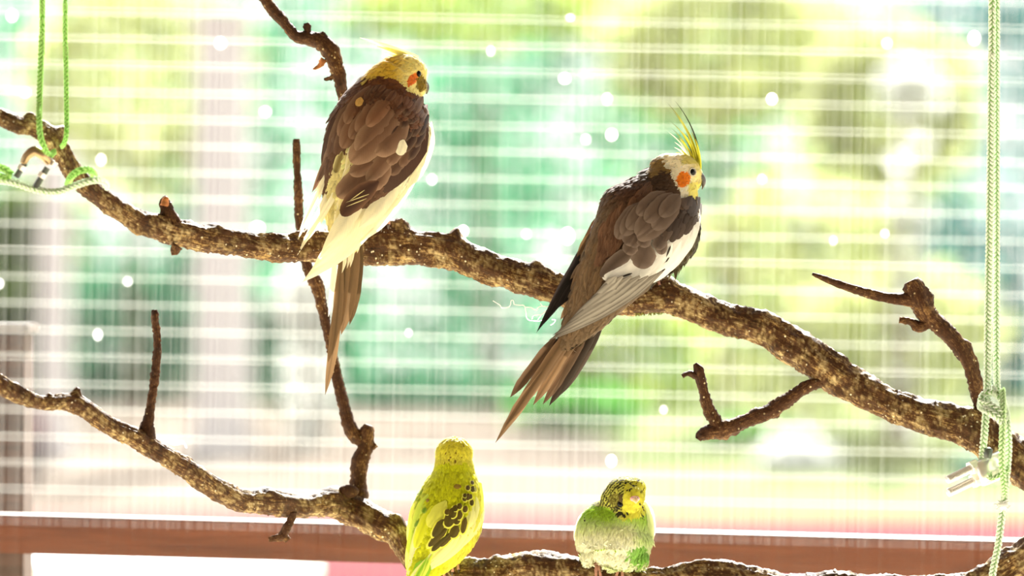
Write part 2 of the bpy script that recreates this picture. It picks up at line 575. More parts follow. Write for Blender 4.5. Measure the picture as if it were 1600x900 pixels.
M_STONE = simple('pale_stone', (0.56, 0.52, 0.51), 0.85, nscale=9, namp=0.12, bump=0.3)
def pillar(px0, px1, pytop, D, label):
    d = D - DC
    a, b = W(px0, pytop, d), W(px1, pytop, d)
    w = (b.x - a.x) / 2
    cx = (a.x + b.x) / 2
    t = thing('garden_pillar', label, 'pillar', (cx, d, 0))
    mb = MB(); box(mb, (cx - w, d - w, 0.25), (cx + w, d + w, a.z)); build(mb, 'shaft', M_STONE, t, smooth=False)
    mb = MB(); box(mb, (cx - w * 1.25, d - w * 1.25, 0), (cx + w * 1.25, d + w * 1.25, 0.25)); build(mb, 'plinth', M_STONE, t, smooth=False)
    mb = MB(); box(mb, (cx - w * 1.25, d - w * 1.25, a.z), (cx + w * 1.25, d + w * 1.25, a.z + 0.14)); build(mb, 'cap', M_STONE, t, smooth=False)
pillar(305, 388, 40, 36, 'tall blurred pinkish grey stone pillar left of the left cockatiel')
pillar(62, 108, 250, 35, 'slim blurred cream stone pillar near the left edge')

# white table below the rail, lower left
M_WHITE = simple('white_paint', (0.82, 0.82, 0.80), 0.5, namp=0.04)
tc_ = W(215, 900, 1.9)
tt = thing('garden_table', 'white round garden table below the rail at lower left', 'table', (tc_.x, 1.9, 0))
mb = MB()
zt = W(200, 862, 1.9).z - 0.002
sweep(mb, [(tc_.x, 1.9, z) for z in (zt - 0.035, zt - 0.03, zt - 0.006, zt)], [0.255, 0.262, 0.262, 0.252], n=48)
build(mb, 'table_top', M_WHITE, tt, smooth=False)
mb = MB(); sweep(mb, [(tc_.x, 1.9, z) for z in np.linspace(0.05, zt - 0.034, 6)], [0.035] * 6, n=16); build(mb, 'pedestal', M_WHITE, tt)
mb = MB(); sweep(mb, [(tc_.x, 1.9, z) for z in (0.0, 0.03, 0.05)], [0.2, 0.19, 0.04], n=32); build(mb, 'foot_plate', M_WHITE, tt)

# ------------------------------------------------------------------ aviary: rail, post and woven screen
TILT = 0.0185
YS = 0.285
def wood_mat(name, c0, c1):
    t = NT(name)
    tc = t.n('ShaderNodeTexCoord')
    mp = t.n('ShaderNodeMapping')
    mp.inputs['Scale'].default_value = (3, 40, 40)
    t.l(tc.outputs['Object'], mp.inputs['Vector'])
    nz = t.n('ShaderNodeTexNoise', Scale=2.0, Detail=6.0, Roughness=0.6, Distortion=0.8)
    t.l(mp.outputs[0], nz.inputs['Vector'])
    c = t.ramp(nz.outputs['Fac'], [(0.3, c0), (0.7, c1)])
    p = t.n('ShaderNodeBsdfPrincipled')
    p.inputs['Roughness'].default_value = 0.6
    t.l(c, p.inputs['Base Color'])
    b = t.n('ShaderNodeBump', Strength=0.3, Distance=0.003)
    t.l(nz.outputs['Fac'], b.inputs['Height'])
    t.l(b.outputs[0], p.inputs['Normal'])
    t.l(p.outputs[0], t.out.inputs[0])
    return t.m
M_RAIL = wood_mat('rail_wood', (0.11, 0.026, 0.009), (0.20, 0.055, 0.019))
M_POST = wood_mat('post_wood', (0.05, 0.025, 0.018), (0.10, 0.05, 0.035))

yr = YS + 0.035
kr = (DC + yr) / FPX
rc = W(800, 853, yr)
rail = thing('aviary_rail', 'reddish brown wooden rail running across behind the budgies', 'rail', rc)
def rbox(name, lo, hi, mat, parent, bev=0.002):
    mb = MB(); box(mb, lo, hi)
    me = mb.mesh(name, (0, 0, 0), False)
    bm = bmesh.new(); bm.from_mesh(me)
    bmesh.ops.bevel(bm, geom=bm.edges[:], offset=bev, segments=2, affect='EDGES')
    bm.to_mesh(me); bm.free()
    return link(name, me, mat, parent)
rbox('beam', (-0.95, -0.02, -30 * kr), (0.95, 0.02, 28 * kr), M_RAIL, rail)
rbox('lip', (-0.95, -0.024, 23 * kr), (0.95, 0.024, 30 * kr), M_RAIL, rail)
rail.rotation_euler = (0, 0.026, 0)
pc = W(-10, 700, 0.5)
post = thing('aviary_post', 'dark brown upright post blurred at the lower left edge', 'post', (pc.x, 0.5, 0))
rbox('shaft', (-0.036, -0.04, 0.0), (0.036, 0.04, W(0, 520, 0.5).z), M_POST, post)
rbox('cap', (-0.042, -0.046, W(0, 520, 0.5).z), (0.042, 0.046, W(0, 505, 0.5).z), M_POST, post)

def screen_mat(name, lo, hi, axis, s1, s2, tint=(0.9, 0.92, 0.88)):
    """semi-transparent woven film: threads of varying density along one axis"""
    t = NT(name)
    tc = t.n('ShaderNodeTexCoord')
    sp = t.n('ShaderNodeSeparateXYZ')
    t.l(tc.outputs['Object'], sp.inputs[0])
    def n1(sock, s, off):
        nd = t.n('ShaderNodeTexNoise', noise_dimensions='1D', Scale=1.0, Detail=2.0, Roughness=0.7)
        t.l(t.math('ADD', t.math('MULTIPLY', sock, s), off), nd.inputs['W'])
        return nd.outputs['Fac']
    a = n1(sp.outputs[axis], s1, 3.0)
    b = n1(sp.outputs[axis], s2, 17.0)
    s = t.math('ADD', t.math('MULTIPLY', a, 0.5), t.math('MULTIPLY', b, 0.5))
    al = t.n('ShaderNodeMapRange')
    al.inputs['From Min'].default_value = 0.36
    al.inputs['From Max'].default_value = 0.64
    al.inputs['To Min'].default_value = lo
    al.inputs['To Max'].default_value = hi
    t.l(s, al.inputs['Value'])
    d = t.n('ShaderNodeBsdfDiffuse')
    d.inputs['Color'].default_value = (*tint, 1)
    tr = t.n('ShaderNodeBsdfTranslucent')
    tr.inputs['Color'].default_value = (*tint, 1)
    m1 = t.n('ShaderNodeMixShader')
    m1.inputs[0].default_value = 0.5
    t.l(d.outputs[0], m1.inputs[1]); t.l(tr.outputs[0], m1.inputs[2])
    tp = t.n('ShaderNodeBsdfTransparent')
    m2 = t.n('ShaderNodeMixShader')
    t.l(al.outputs[0], m2.inputs[0])
    t.l(tp.outputs[0], m2.inputs[1]); t.l(m1.outputs[0], m2.inputs[2])
    t.l(m2.outputs[0], t.out.inputs[0])
    return t.m
M_WEAVE = screen_mat('woven_film', 0.004, 0.058, 'X', 190.0, 560.0)
M_WIRE_BLUR = screen_mat('wire_blur', 0.010, 0.058, 'Z', 330.0, 900.0)
_t = NT('white_glint_and_down')
_d = _t.n('ShaderNodeBsdfDiffuse', Color=(0.95, 0.95, 0.95, 1)); _r = _t.n('ShaderNodeBsdfTranslucent', Color=(0.95, 0.95, 0.95, 1)); _m = _t.n('ShaderNodeMixShader'); _m.inputs[0].default_value = 0.75
_t.l(_d.outputs[0], _m.inputs[1]); _t.l(_r.outputs[0], _m.inputs[2]); _t.l(_m.outputs[0], _t.out.inputs[0])
M_GLINT_DOWN = _t.m  # shared by the painted glint discs and the wisps of down
_t = NT('faint_glint')
_d = _t.n('ShaderNodeBsdfTranslucent', Color=(0.95, 0.95, 0.95, 1)); _r = _t.n('ShaderNodeBsdfTransparent'); _m = _t.n('ShaderNodeMixShader'); _m.inputs[0].default_value = 0.12
_t.l(_r.outputs[0], _m.inputs[1]); _t.l(_d.outputs[0], _m.inputs[2]); _t.l(_m.outputs[0], _t.out.inputs[0])
M_FAINT = _t.m

sc_o = W(800, 450, YS)
screen = thing('woven_screen', 'sheer woven white screen with bands for out-of-focus wires closing the back of the aviary', 'screen', sc_o)
ks = (DC + YS) / FPX
mb = MB()
nx, nz_ = 40, 20
vs, fs = [], []
for j in range(nz_ + 1):
    for i in range(nx + 1):
        x = -0.95 + 1.9 * i / nx
        z = -0.30 + 0.66 * j / nz_
        vs.append((x, 0.0012 * noise.noise(Vector((x * 5, z * 3, 0))), z))
for j in range(nz_):
    for i in range(nx):
        a = j * (nx + 1) + i
        fs.append((a, a + 1, a + nx + 2, a + nx + 1))
mb.add(vs, fs)
link('weave', mb.mesh('weave'), M_WEAVE, screen)
pitch = 41.5
for k in range(-4, 19):  # flat bands stand for horizontal wires spread wide by blur
    zc = (450 - (31 + pitch * k)) * ks
    mb = MB()
    h = (8.0 + 1.0 * noise.noise(Vector((k * 1.7, 0, 0)))) * ks
    n = 24
    vs, fs = [], []
    for i in range(n + 1):
        x = -0.95 + 1.9 * i / n
        wv = 0.0012 * noise.noise(Vector((x * 3, k * 4.1, 7)))
        for (yy, zz) in ((-0.0034, -h), (-0.0034, h), (-0.0030, h), (-0.0030, -h)):
            vs.append((x, yy, zc + zz + wv))
    for i in range(n):
        for q in range(4):
            a, b = i * 4 + q, i * 4 + (q + 1) % 4
            fs.append((a, a + 4, b + 4, b))
    mb.add(vs, fs)
    link('wire_blur_band', mb.mesh('wire_blur_band', (0, 0, 0), False), M_WIRE_BLUR, screen)
GLINTS = [(338, 68, 12), (876, 123, 11), (951, 211, 11), (885, 369, 15), (960, 720, 11), (672, 281, 11), (943, 155, 10), (1200, 155, 11), (1514, 60, 11),
         (722, 361, 10), (401, 356, 13), (410, 175, 11), (821, 366, 10), (155, 523, 10), (760, 80, 9), (200, 440, 9), (35, 145, 11), (12, 25, 13),
         (1378, 68, 10), (1300, 376, 8), (1187, 280, 9), (911, 218, 9), (155, 250, 11), (0, 443, 9), (1380, 365, 8), (883, 28, 8), (640, 520, 7), (1040, 640, 8)]
for (x, y, r) in GLINTS:  # out-of-focus glints put in as white discs on the screen
    mb = MB()
    p = Vector(((x - 800) * ks, -0.0045, (450 - y) * ks + (x - 800) * ks * TILT))
    ellipsoid(mb, p, (r * ks * random.uniform(0.75, 0.95), 0.0015, r * ks * random.uniform(0.8, 1.05)), nu=20, nv=10)
    link('glint_spot', mb.mesh('glint_spot'), M_GLINT_DOWN if (x, y) in ((338, 68), (876, 123), (951, 211), (885, 369), (960, 720), (401, 356), (722, 361), (1200, 155), (1514, 60)) else M_FAINT, screen)
screen.rotation_euler = (0, TILT, 0)

# ------------------------------------------------------------------ branches
def dm(x):                       # depth of the upper branch along x
    return float(np.interp(x, [-60, 0, 300, 580, 950, 1300, 1660], [-0.21, -0.19, -0.08, 0.02, 0.0, -0.015, -0.04]))
def dl(x):                       # depth of the lower branch along x
    return float(np.interp(x, [-60, 0, 300, 540, 640, 720, 950, 1660], [-0.19, -0.17, -0.06, 0.075, 0.05, 0.035, 0.0, -0.02]))

UP = [(-60, 160, 13), (0, 183, 13), (25, 194, 13), (50, 197, 15), (75, 212, 16), (92, 234, 16), (110, 262, 15), (130, 285, 16), (160, 310, 16), (205, 340, 17),
      (252, 357, 20), (310, 371, 20), (385, 381, 20), (440, 387, 22), (500, 384, 25), (550, 386, 26), (596, 384, 29), (630, 385, 28), (664, 388, 26), (697, 392, 26),
      (731, 404, 25), (787, 425, 25), (832, 438, 26), (877, 453, 24), (920, 464, 24), (985, 465, 26), (1042, 464, 26), (1087, 480, 24), (1140, 500, 24), (1193, 514, 26),
      (1240, 541, 28), (1290, 573, 28), (1329, 599, 28), (1418, 642, 25), (1484, 660, 28), (1529, 676, 31), (1587, 718, 33), (1660, 768, 34)]
up = thing('perch_branch', 'long thick bark-covered branch crossing the frame under both cockatiels', 'branch', W(800, 430, 0))
B = lambda x, y, s, h, dd=0.0: (W(x, y, dm(x) + dd), s * PXM, h * PXM)
ub = [B(47, 178, 7, 10), B(92, 205, 8, 12), B(630, 352, 16, 12), B(710, 368, 9, 14), B(838, 415, 10, 9), B(1042, 442, 16, 10), B(215, 358, 9, 6), B(405, 390, 12, 5, -0.02),
      B(1200, 492, 18, 6), B(1484, 640, 12, 6), B(335, 352, 12, 5), B(1240, 520, 10, 4), B(770, 440, 10, 4), B(600, 354, 20, 13), B(628, 350, 8, 5)]
mb = MB()
pxtube(mb, [(x, y, r, dm(x)) for x, y, r in UP], step=3.2, n=40, rough=1.0, ridges=0.14, bumps=ub, seed=2.0, lichen=0.5)
build(mb, 'main_limb', M_BARK, up)

def twig(parent, P, name='side_twig', n=14, rough=1.3, seed=0.0, bumps=(), mat=None, label=None, step=3.0):
    mb = MB()
    if isinstance(P[0][0], (int, float)):
        P = [P]
    for q in P:
        pxtube(mb, q, step=step, n=n, rough=rough, ridges=0.16, seed=seed, bumps=bumps)
    return build(mb, name, mat or M_TWIG, parent, label=label)

# C: twig rising behind the left cockatiel to the top edge
dC = 0.03
twig(up, [[(592, 372, 12, 0.02), (578, 320, 11, dC), (560, 240, 10, dC), (545, 180, 9, dC), (536, 152, 8.5, dC), (531, 122, 9.5, dC), (524, 100, 11.5, dC), (515, 80, 13.5, dC), (500, 66, 12.5, dC),
          (481, 60, 11.5, dC), (461, 55, 8.5, dC), (440, 30, 8.5, dC), (420, 8, 8.5, dC), (398, -24, 8, dC)]], seed=5.0, label='thick knobbly twig rising behind a cockatiel',
     bumps=[(W(503, 55, dC), 8 * PXM, 7 * PXM), (W(522, 78, dC), 8 * PXM, 7 * PXM), (W(515, 120, dC), 6 * PXM, 6 * PXM)])
twig(up, [(484, 58, 6, dC), (481, 48, 5, dC), (480, 41, 6.5, dC), (479, 36, 3.5, dC)], 'twig_stub', seed=6)
twig(up, [(506, 92, 6, dC), (500, 102, 3.5, dC), (492, 107, 2.2, dC), (489, 108, 1, dC)], 'twig_stub', seed=7, mat=M_CUT)
twig(up, [(525, 118, 6, dC), (513, 123, 3.2, dC), (506, 124, 1.4, dC)], 'twig_stub', seed=8)
# D: short fork below the branch on the right
dD = -0.02
twig(up, [[(1300, 590, 9, dD + 0.01), (1280, 597, 8.5, dD), (1260, 605, 9.5, dD), (1230, 626, 11, dD), (1200, 644, 11.5, dD), (1170, 656, 11, dD), (1140, 668, 13, dD), (1112, 674, 13, dD), (1096, 681, 9, dD), (1091, 687, 5, dD)]],
     seed=9, bumps=[(W(1180, 640, dD), 5 * PXM, 4 * PXM), (W(1215, 652, dD), 5 * PXM, 6 * PXM), (W(1135, 684, dD), 5 * PXM, 5 * PXM)], n=18)
twig(up, [(1124, 668, 13, dD), (1116, 655, 11, dD), (1106, 638, 10, dD), (1099, 612, 8.5, dD), (1094, 590, 8, dD), (1091, 577, 7.5, dD), (1086, 568, 3, dD)], seed=10)
twig(up, [(1092, 590, 6, dD), (1080, 584, 5, dD), (1073, 584, 4, dD), (1066, 588, 3.5, dD)], 'twig_stub', seed=11)
# E: gnarled twig beside the rope
dE = -0.03
twig(up, [[(1538, 668, 11, dE), (1533, 640, 9, dE), (1528, 620, 10, dE), (1523, 591, 12, dE), (1507, 551, 13, dE), (1475, 515, 14, dE), (1450, 492, 17, dE), (1438, 470, 18, dE), (1430, 450, 15, dE), (1424, 438, 11, dE)]],
     seed=12, n=20, bumps=[(W(1512, 540, dE), 6 * PXM, 5 * PXM), (W(1455, 462, dE), 7 * PXM, 6 * PXM), (W(1414, 450, dE), 6 * PXM, 5 * PXM)])
twig(up, [(1436, 470, 13, dE), (1418, 468, 11, dE), (1402, 467, 9.5, dE), (1369, 462, 8, dE), (1320, 447, 6, dE), (1290, 436, 4.5, dE), (1269, 428, 1.8, dE)], seed=13, rough=0.8, label='thin pointed twig with a splintered tip')
twig(up, [(1452, 505, 10, dE), (1436, 511, 9, dE), (1424, 503, 5.5, dE), (1405, 500, 5, dE)], 'twig_stub', seed=14)
# G: cut stub with an orange face on the left
dG = dm(258)
twig(up, [(272, 352, 17, dG), (266, 338, 13, dG), (261, 326, 10, dG), (258, 314, 8.5, dG), (262, 309, 6, dG)], 'cut_stub', seed=15)
mb = MB(); pxtube(mb, [(257, 322, 6.5, dG - 0.004), (259, 312, 5.5, dG - 0.004), (262, 308, 2.5, dG - 0.004)], step=2, n=12, rough=0.5); build(mb, 'cut_face', M_CUT, up, label='orange cut wood face')
twig(up, [(278, 384, 9, dG - 0.005), (272, 392, 7.5, dG - 0.005), (267, 394, 4, dG - 0.005)], 'bark_knob', seed=16)

LOW = [(-60, 560, 14), (0, 600, 13), (33, 619, 13), (67, 629, 11), (117, 630, 14), (167, 663, 14), (217, 688, 16), (283, 727, 16), (340, 766, 17), (380, 783, 17.5), (418, 784, 20), (474, 791, 18), (512, 785, 21),
       (550, 797, 24), (588, 815, 22), (620, 833, 21), (638, 860, 20), (658, 884, 21), (700, 897, 26), (760, 900, 30), (830, 894, 31), (900, 900, 30), (960, 908, 28), (1038, 915, 27), (1096, 904, 27), (1150, 906, 27),
       (1193, 919, 27), (1251, 924, 27), (1298, 920, 27), (1367, 926, 28), (1484, 926, 28), (1530, 914, 26), (1575, 890, 28), (1640, 846, 28)]
low = thing('perch_branch', 'lower knotty branch with a sharp dip where the two budgies perch', 'branch', W(600, 830, 0.05))
BL = lambda x, y, s, h, dd=0.0: (W(x, y, dl(x) + dd), s * PXM, h * PXM)
lb = [BL(119, 615, 7, 13), BL(77, 617, 4, 4), BL(415, 768, 14, 5), BL(520, 766, 14, 7), BL(545, 768, 10, 8), BL(380, 770, 9, 4), BL(480, 800, 9, 5, -0.015), BL(230, 672, 8, 6), BL(23, 604, 7, 5), BL(622, 810, 10, 5), BL(1100, 880, 16, 5), BL(592, 835, 10, 4)]
mb = MB()
pxtube(mb, [(x, y, r, dl(x)) for x, y, r in LOW], step=3.2, n=40, rough=1.0, ridges=0.14, bumps=lb, seed=21.0, lichen=0.5)
build(mb, 'main_limb', M_BARK, low)
dA = dl(232)
twig(low, [(229, 690, 16, dA), (231, 665, 11, dA), (234, 645, 7.5, dA), (238, 615, 7, dA), (242, 592, 7.5, dA), (245, 560, 7, dA), (246, 530, 5.5, dA), (243, 508, 6.5, dA), (242, 492, 6, dA), (242, 484, 3.5, dA)], seed=22, label='short upright twig')
dB = 0.085
twig(low, [[(556, 795, 19, 0.075), (560, 765, 14, dB), (562, 740, 13, dB), (562, 722, 13, dB), (569, 702, 12.5, dB), (572, 685, 13, dB), (574, 671, 11, dB), (576, 664, 7, dB)],
           [(572, 690, 11, dB), (558, 684, 12, dB), (548, 668, 10.5, dB), (542, 654, 9.5, dB), (535, 624, 9, dB), (528, 598, 9, dB), (524, 571, 7.5, dB), (514, 527, 7, dB), (505, 489, 7.5, dB), (497, 450, 10.5, dB), (487, 428, 10, dB),
            (478, 410, 8.5, dB), (472, 370, 6.5, dB), (467, 338, 7, dB), (467, 313, 7.5, dB), (465, 273, 5.5, dB), (463, 235, 6.5, dB), (463, 217, 4.5, dB)]],
     seed=23, label='long crooked twig rising past the upper branch', bumps=[(W(553, 700, dB), 5 * PXM, -5 * PXM)])
twig(low, [(570, 706, 9, dB), (579, 699, 6.5, dB), (587, 693, 5.5, dB)], 'twig_stub', seed=24)
dF = dl(450) - 0.005
twig(low, [[(456, 800, 8, dF), (455, 811, 6.5, dF), (447, 826, 6.5, dF), (440, 838, 7, dF), (430, 841, 5.5, dF), (420, 843, 4, dF)], [(442, 836, 6, dF), (450, 845, 5, dF)]], 'twig_stub', seed=25)
# bark knot ring under twig B
mb = MB(); ellipsoid(mb, W(544, 768, dl(544) - 0.012), (17 * PXM, 9 * PXM, 11 * PXM), nu=20, nv=12); build(mb, 'bark_knot', M_TWIG, low)

# moss sprigs under the upper branch right of the cockatiel
mb = MB()
for i in range(46):
    x = random.choice([random.gauss(1017, 8), random.gauss(1048, 12), random.gauss(1092, 10), random.gauss(1190, 40), random.gauss(1000, 6)])
    yb = float(np.interp(x, [985, 1042, 1087, 1140, 1193, 1247], [491, 489, 503, 524, 540, 569]))
    p = W(x, yb - 2, dm(x) - random.uniform(0, 0.008))
    for q in range(4):
        a = random.uniform(-0.7, 0.7)
        L = random.uniform(2.5, 7) * PXM
        tip = p + Vector((math.sin(a) * L, random.uniform(-0.5, 0.5) * L, -math.cos(a) * L))
        s = Vector((0.5, 0.3, 0.2)) * L * 0.25
        mb.add([p, (p + tip) / 2 + s, tip, (p + tip) / 2 - s], [(0, 1, 2, 3)])
build(mb, 'moss_tuft', simple('moss', (0.22, 0.22, 0.04), 0.9, nscale=300), up, kind='stuff')

# ------------------------------------------------------------------ ropes and clamps
def rope(mb, P, rpx, pitch=6.6):
    """P rows (px, py, depth): a core with four columns of slanted plaits"""
    R = catmull(P, 1.1)
    pts = [W(r[0], r[1], r[2]) for r in R]
    rr = rpx * PXM
    sweep(mb, pts, [rr * 0.72] * len(pts), n=8, col=ROPE_GAP_SHADE)
    u, L, nxt, m = None, 0.0, 0.0, len(pts)
    for i in range(m):
        t = (pts[min(m - 1, i + 1)] - pts[max(0, i - 1)]).normalized()
        if u is None:
            ref = Vector((0.7, -0.7, 0)) if abs(t.z) > 0.5 else Vector((0, -0.7, 0.7))
            u = ref
        u = (u - t * u.dot(t)).normalized()
        if i:
            L += (pts[i] - pts[i - 1]).length / PXM
        if L < nxt:
            continue
        nxt += pitch
        w = t.cross(u)
        for q in range(4):
            a = math.pi / 2 * q
            rd = u * math.cos(a) + w * math.sin(a)
            td = t.cross(rd)
            sl = 0.75 if q % 2 else -0.75
            b1 = (t + td * sl).normalized()
            b2 = rd.cross(b1)
            c = pts[i] + rd * rr * 0.62 + t * (pitch * 0.5 * PXM if q % 2 else 0)
            ellipsoid(mb, c, (pitch * 0.72 * PXM, rr * 0.36, rr * 0.40), ROPE_TOP, nu=7, nv=5, basis=(b1, b2, rd))

def rope_mat(name, tint):
    t = NT(name)
    ca = t.n('ShaderNodeVertexColor', layer_name='Col')
    c = t.mix(1.0, ca.outputs[0], tint, 'MULTIPLY')
    d = t.n('ShaderNodeBsdfDiffuse')
    t.l(c, d.inputs['Color'])
    tr = t.n('ShaderNodeBsdfTranslucent')
    t.l(c, tr.inputs['Color'])
    m = t.n('ShaderNodeMixShader')
    m.inputs[0].default_value = 0.3
    t.l(d.outputs[0], m.inputs[1]); t.l(tr.outputs[0], m.inputs[2])
    t.l(m.outputs[0], t.out.inputs[0])
    return t.m
ROPE_TOP, ROPE_GAP_SHADE = (0.84, 0.92, 0.80), (0.34, 0.56, 0.24)  # greener core: shade between the plaits put into its colour
M_ROPE = rope_mat('rope_fibre', (1, 1, 1))
M_ROPE2 = rope_mat('rope_fibre_bright', (0.62, 0.92, 0.36))
M_ROPE3 = rope_mat('rope_fibre_mint', (0.86, 0.98, 0.74))

rp = thing('hanging_rope', 'pale green braided double rope knotted round the branch at right', 'rope', W(1551, 640, -0.06))
for P in ([(1552, -1120, -0.05), (1550, -30, -0.05), (1549, 100, -0.05), (1547, 300, -0.05), (1544, 500, -0.055), (1543, 600, -0.065), (1541, 640, -0.078), (1538, 680, -0.085), (1535, 712, -0.075), (1536, 725, -0.05)],
          [(1557, -1120, -0.04), (1557, -30, -0.04), (1557, 150, -0.04), (1557, 400, -0.045), (1557, 560, -0.05), (1559, 612, -0.06), (1568, 630, -0.075), (1574, 660, -0.09), (1576, 700, -0.088), (1573, 740, -0.085), (1569, 780, -0.082), (1566, 800, -0.08), (1560, 850, -0.08), (1552, 890, -0.08), (1546, 930, -0.08)]):
    mb = MB(); rope(mb, P, 6.2); build(mb, 'rope_strand', M_ROPE, rp)
mb = MB(); rope(mb, [(1566, 610, -0.082), (1567, 640, -0.096), (1566, 680, -0.10), (1565, 720, -0.098), (1568, 752, -0.092), (1570, 770, -0.085)], 5.5); build(mb, 'rope_strand', M_ROPE3, rp)
mb = MB(); rope(mb, [(1562, 620, -0.07), (1548, 612, -0.085), (1535, 618, -0.085), (1534, 628, -0.09), (1546, 632, -0.096), (1558, 640, -0.098), (1566, 648, -0.096)], 5.5); build(mb, 'knot_loop', M_ROPE, rp)
mb = MB(); rope(mb, [(1534, 622, -0.07), (1532, 636, -0.085), (1542, 642, -0.098), (1556, 650, -0.102), (1566, 660, -0.098), (1571, 650, -0.088), (1568, 632, -0.08), (1558, 616, -0.08), (1550, 606, -0.07)], 5.5); build(mb, 'knot_loop', M_ROPE, rp)
mb = MB()
for i in range(60):
    a = random.uniform(0, 2 * math.pi); r = random.uniform(4, 13)
    c = W(1567 + random.uniform(-3, 3), 790 + random.uniform(-4, 4), -0.084)
    tip = c + Vector((math.cos(a) * r * PXM, random.uniform(-5, 2) * PXM, math.sin(a) * r * 0.7 * PXM))
    sweep(mb, [c, (c + tip) / 2 + Vector((0, 0, random.uniform(-2, 2) * PXM)), tip], [1.4 * PXM, 1.1 * PXM, 0.8 * PXM], n=4)
ellipsoid(mb, W(1567, 790, -0.083), (9 * PXM, 8 * PXM, 7 * PXM), nu=12, nv=8)
build(mb, 'frayed_knot', M_FRAY, rp, label='white frayed knot end')
mb = MB(); rope(mb, [(1576, 735, -0.09), (1562, 742, -0.094), (1549, 748, -0.092), (1547, 743, -0.088)], 3.6); build(mb, 'rope_tail', M_ROPE3, rp)

def threaded(mb, a, b, r, pitch=2.6 * PXM, n=12):
    a, b = Vector(a), Vector(b)
    L = (b - a).length
    m = max(6, int(L / pitch * 4))
    pts = [a.lerp(b, i / m) for i in range(m + 1)]
    sweep(mb, pts, [r * (1.0 if (i % 4) in (0, 1) else 0.86) for i in range(m + 1)], n=n)

def hexnut(mb, c, ax, r, h):
    ax = Vector(ax).normalized()
    c = Vector(c)
    sweep(mb, [c - ax * h, c - ax * h * 0.9, c + ax * h * 0.9, c + ax * h], [r * 0.9, r, r, r * 0.9], n=6)

cl = thing('wire_clamp', 'shiny steel u-bolt clamp with two threaded ends hanging under the rope at right', 'clamp', W(1530, 735, -0.07))
ax = (W(1481, 749, -0.085) - W(1514, 733, -0.075)).normalized()
for (p, q) in (((1481, 750, -0.088), (1545, 719, -0.066)), ((1482, 770, -0.082), (1550, 738, -0.06))):
    mb = MB(); threaded(mb, W(*p), W(*q), 6.8 * PXM); build(mb, 'threaded_rod', M_STEEL, cl)
for (p) in ((1521, 730, -0.077), (1525, 750, -0.071)):
    mb = MB(); hexnut(mb, W(*p), ax, 11.5 * PXM, 7 * PXM); build(mb, 'hex_nut', M_STEEL, cl, smooth=False)
mb = MB()
sweep(mb, [W(1528, 742, -0.078), W(1531, 741, -0.078), W(1552, 731, -0.073), W(1568, 723, -0.069), W(1570, 722, -0.068)], [13 * PXM, 14.5 * PXM, 15.5 * PXM, 15 * PXM, 13 * PXM], n=24, flat=(0.85, 1.35))
build(mb, 'saddle', M_STEEL, cl)
mb = MB(); pxtube(mb, [(1543, 716, 5.5, -0.085), (1544, 708, 6.5, -0.085), (1547, 702, 5, -0.083)], step=2, n=14); build(mb, 'bolt_head', M_DSTEEL, cl)
mb = MB()
pxtube(mb, [(1545, 719, 5.5, -0.066), (1575, 700, 5.5, -0.045), (1592, 690, 5.5, -0.0), (1598, 692, 5.5, 0.012), (1596, 706, 5.5, 0.012), (1580, 722, 5.5, -0.03), (1550, 738, 5.5, -0.06)], step=3, n=12)
build(mb, 'u_bolt', M_STEEL, cl)

# left rope and clamp (out of focus)
rl = thing('hanging_rope', 'bright green rope looped over the left end of the upper branch', 'rope', W(85, 210, -0.19))
mb = MB(); rope(mb, [(66, -1180, -0.17), (66, -30, -0.17), (65, 60, -0.17), (62, 150, -0.18), (61, 185, -0.20), (63, 212, -0.206), (70, 232, -0.205), (77, 243, -0.195), (84, 238, -0.18)], 4.6); build(mb, 'rope_strand', M_ROPE2, rl)
mb = MB(); rope(mb, [(102, -1180, -0.17), (102, -30, -0.17), (103, 80, -0.17), (104, 180, -0.175), (104, 205, -0.18), (101, 222, -0.175), (94, 232, -0.16)], 3.6); build(mb, 'rope_strand', M_ROPE2, rl)
mb = MB(); rope(mb, [(106, 288, -0.17), (110, 278, -0.19), (122, 268, -0.2), (138, 265, -0.196), (146, 272, -0.18), (146, 282, -0.165)], 5.5); build(mb, 'knot_loop', M_ROPE2, rl)
mb = MB(); rope(mb, [(166, 292, -0.16), (163, 284, -0.18), (150, 281, -0.196), (132, 285, -0.2), (112, 292, -0.2), (92, 299, -0.2), (70, 299, -0.2), (45, 293, -0.2), (15, 284, -0.2), (-40, 278, -0.2), (-140, 268, -0.2)], 5.5); build(mb, 'rope_tail', M_ROPE, rl)
mb = MB(); rope(mb, [(-140, 252, -0.2), (-30, 258, -0.2), (0, 262, -0.2), (14, 270, -0.2), (10, 278, -0.2), (-4, 276, -0.2), (-30, 285, -0.2), (-140, 290, -0.2)], 6.5); build(mb, 'knot_loop', M_ROPE2, rl)
cl2 = thing('wire_clamp', 'small dull u-bolt clamp blurred under the left end of the branch', 'clamp', W(55, 265, -0.2))
mb = MB(); pxtube(mb, [(36, 256, 5.5, -0.2), (42, 244, 7, -0.2), (54, 236, 8, -0.2), (66, 242, 7.5, -0.2), (77, 253, 6.5, -0.195)], step=2, n=16); build(mb, 'saddle', M_BRASS, cl2)
for (p, q) in (((39, 255, -0.2), (25, 277, -0.2)), ((74, 262, -0.2), (55, 293, -0.2))):
    mb = MB(); threaded(mb, W(*p), W(*q), 5 * PXM); build(mb, 'threaded_rod', M_DSTEEL, cl2)
for p in ((66, 274, -0.2), (34, 262, -0.2), (84, 256, -0.195)):
    mb = MB(); hexnut(mb, W(*p), W(25, 277, -0.2) - W(39, 255, -0.2), 6.5 * PXM, 4 * PXM); build(mb, 'hex_nut', M_STEEL, cl2, smooth=False)

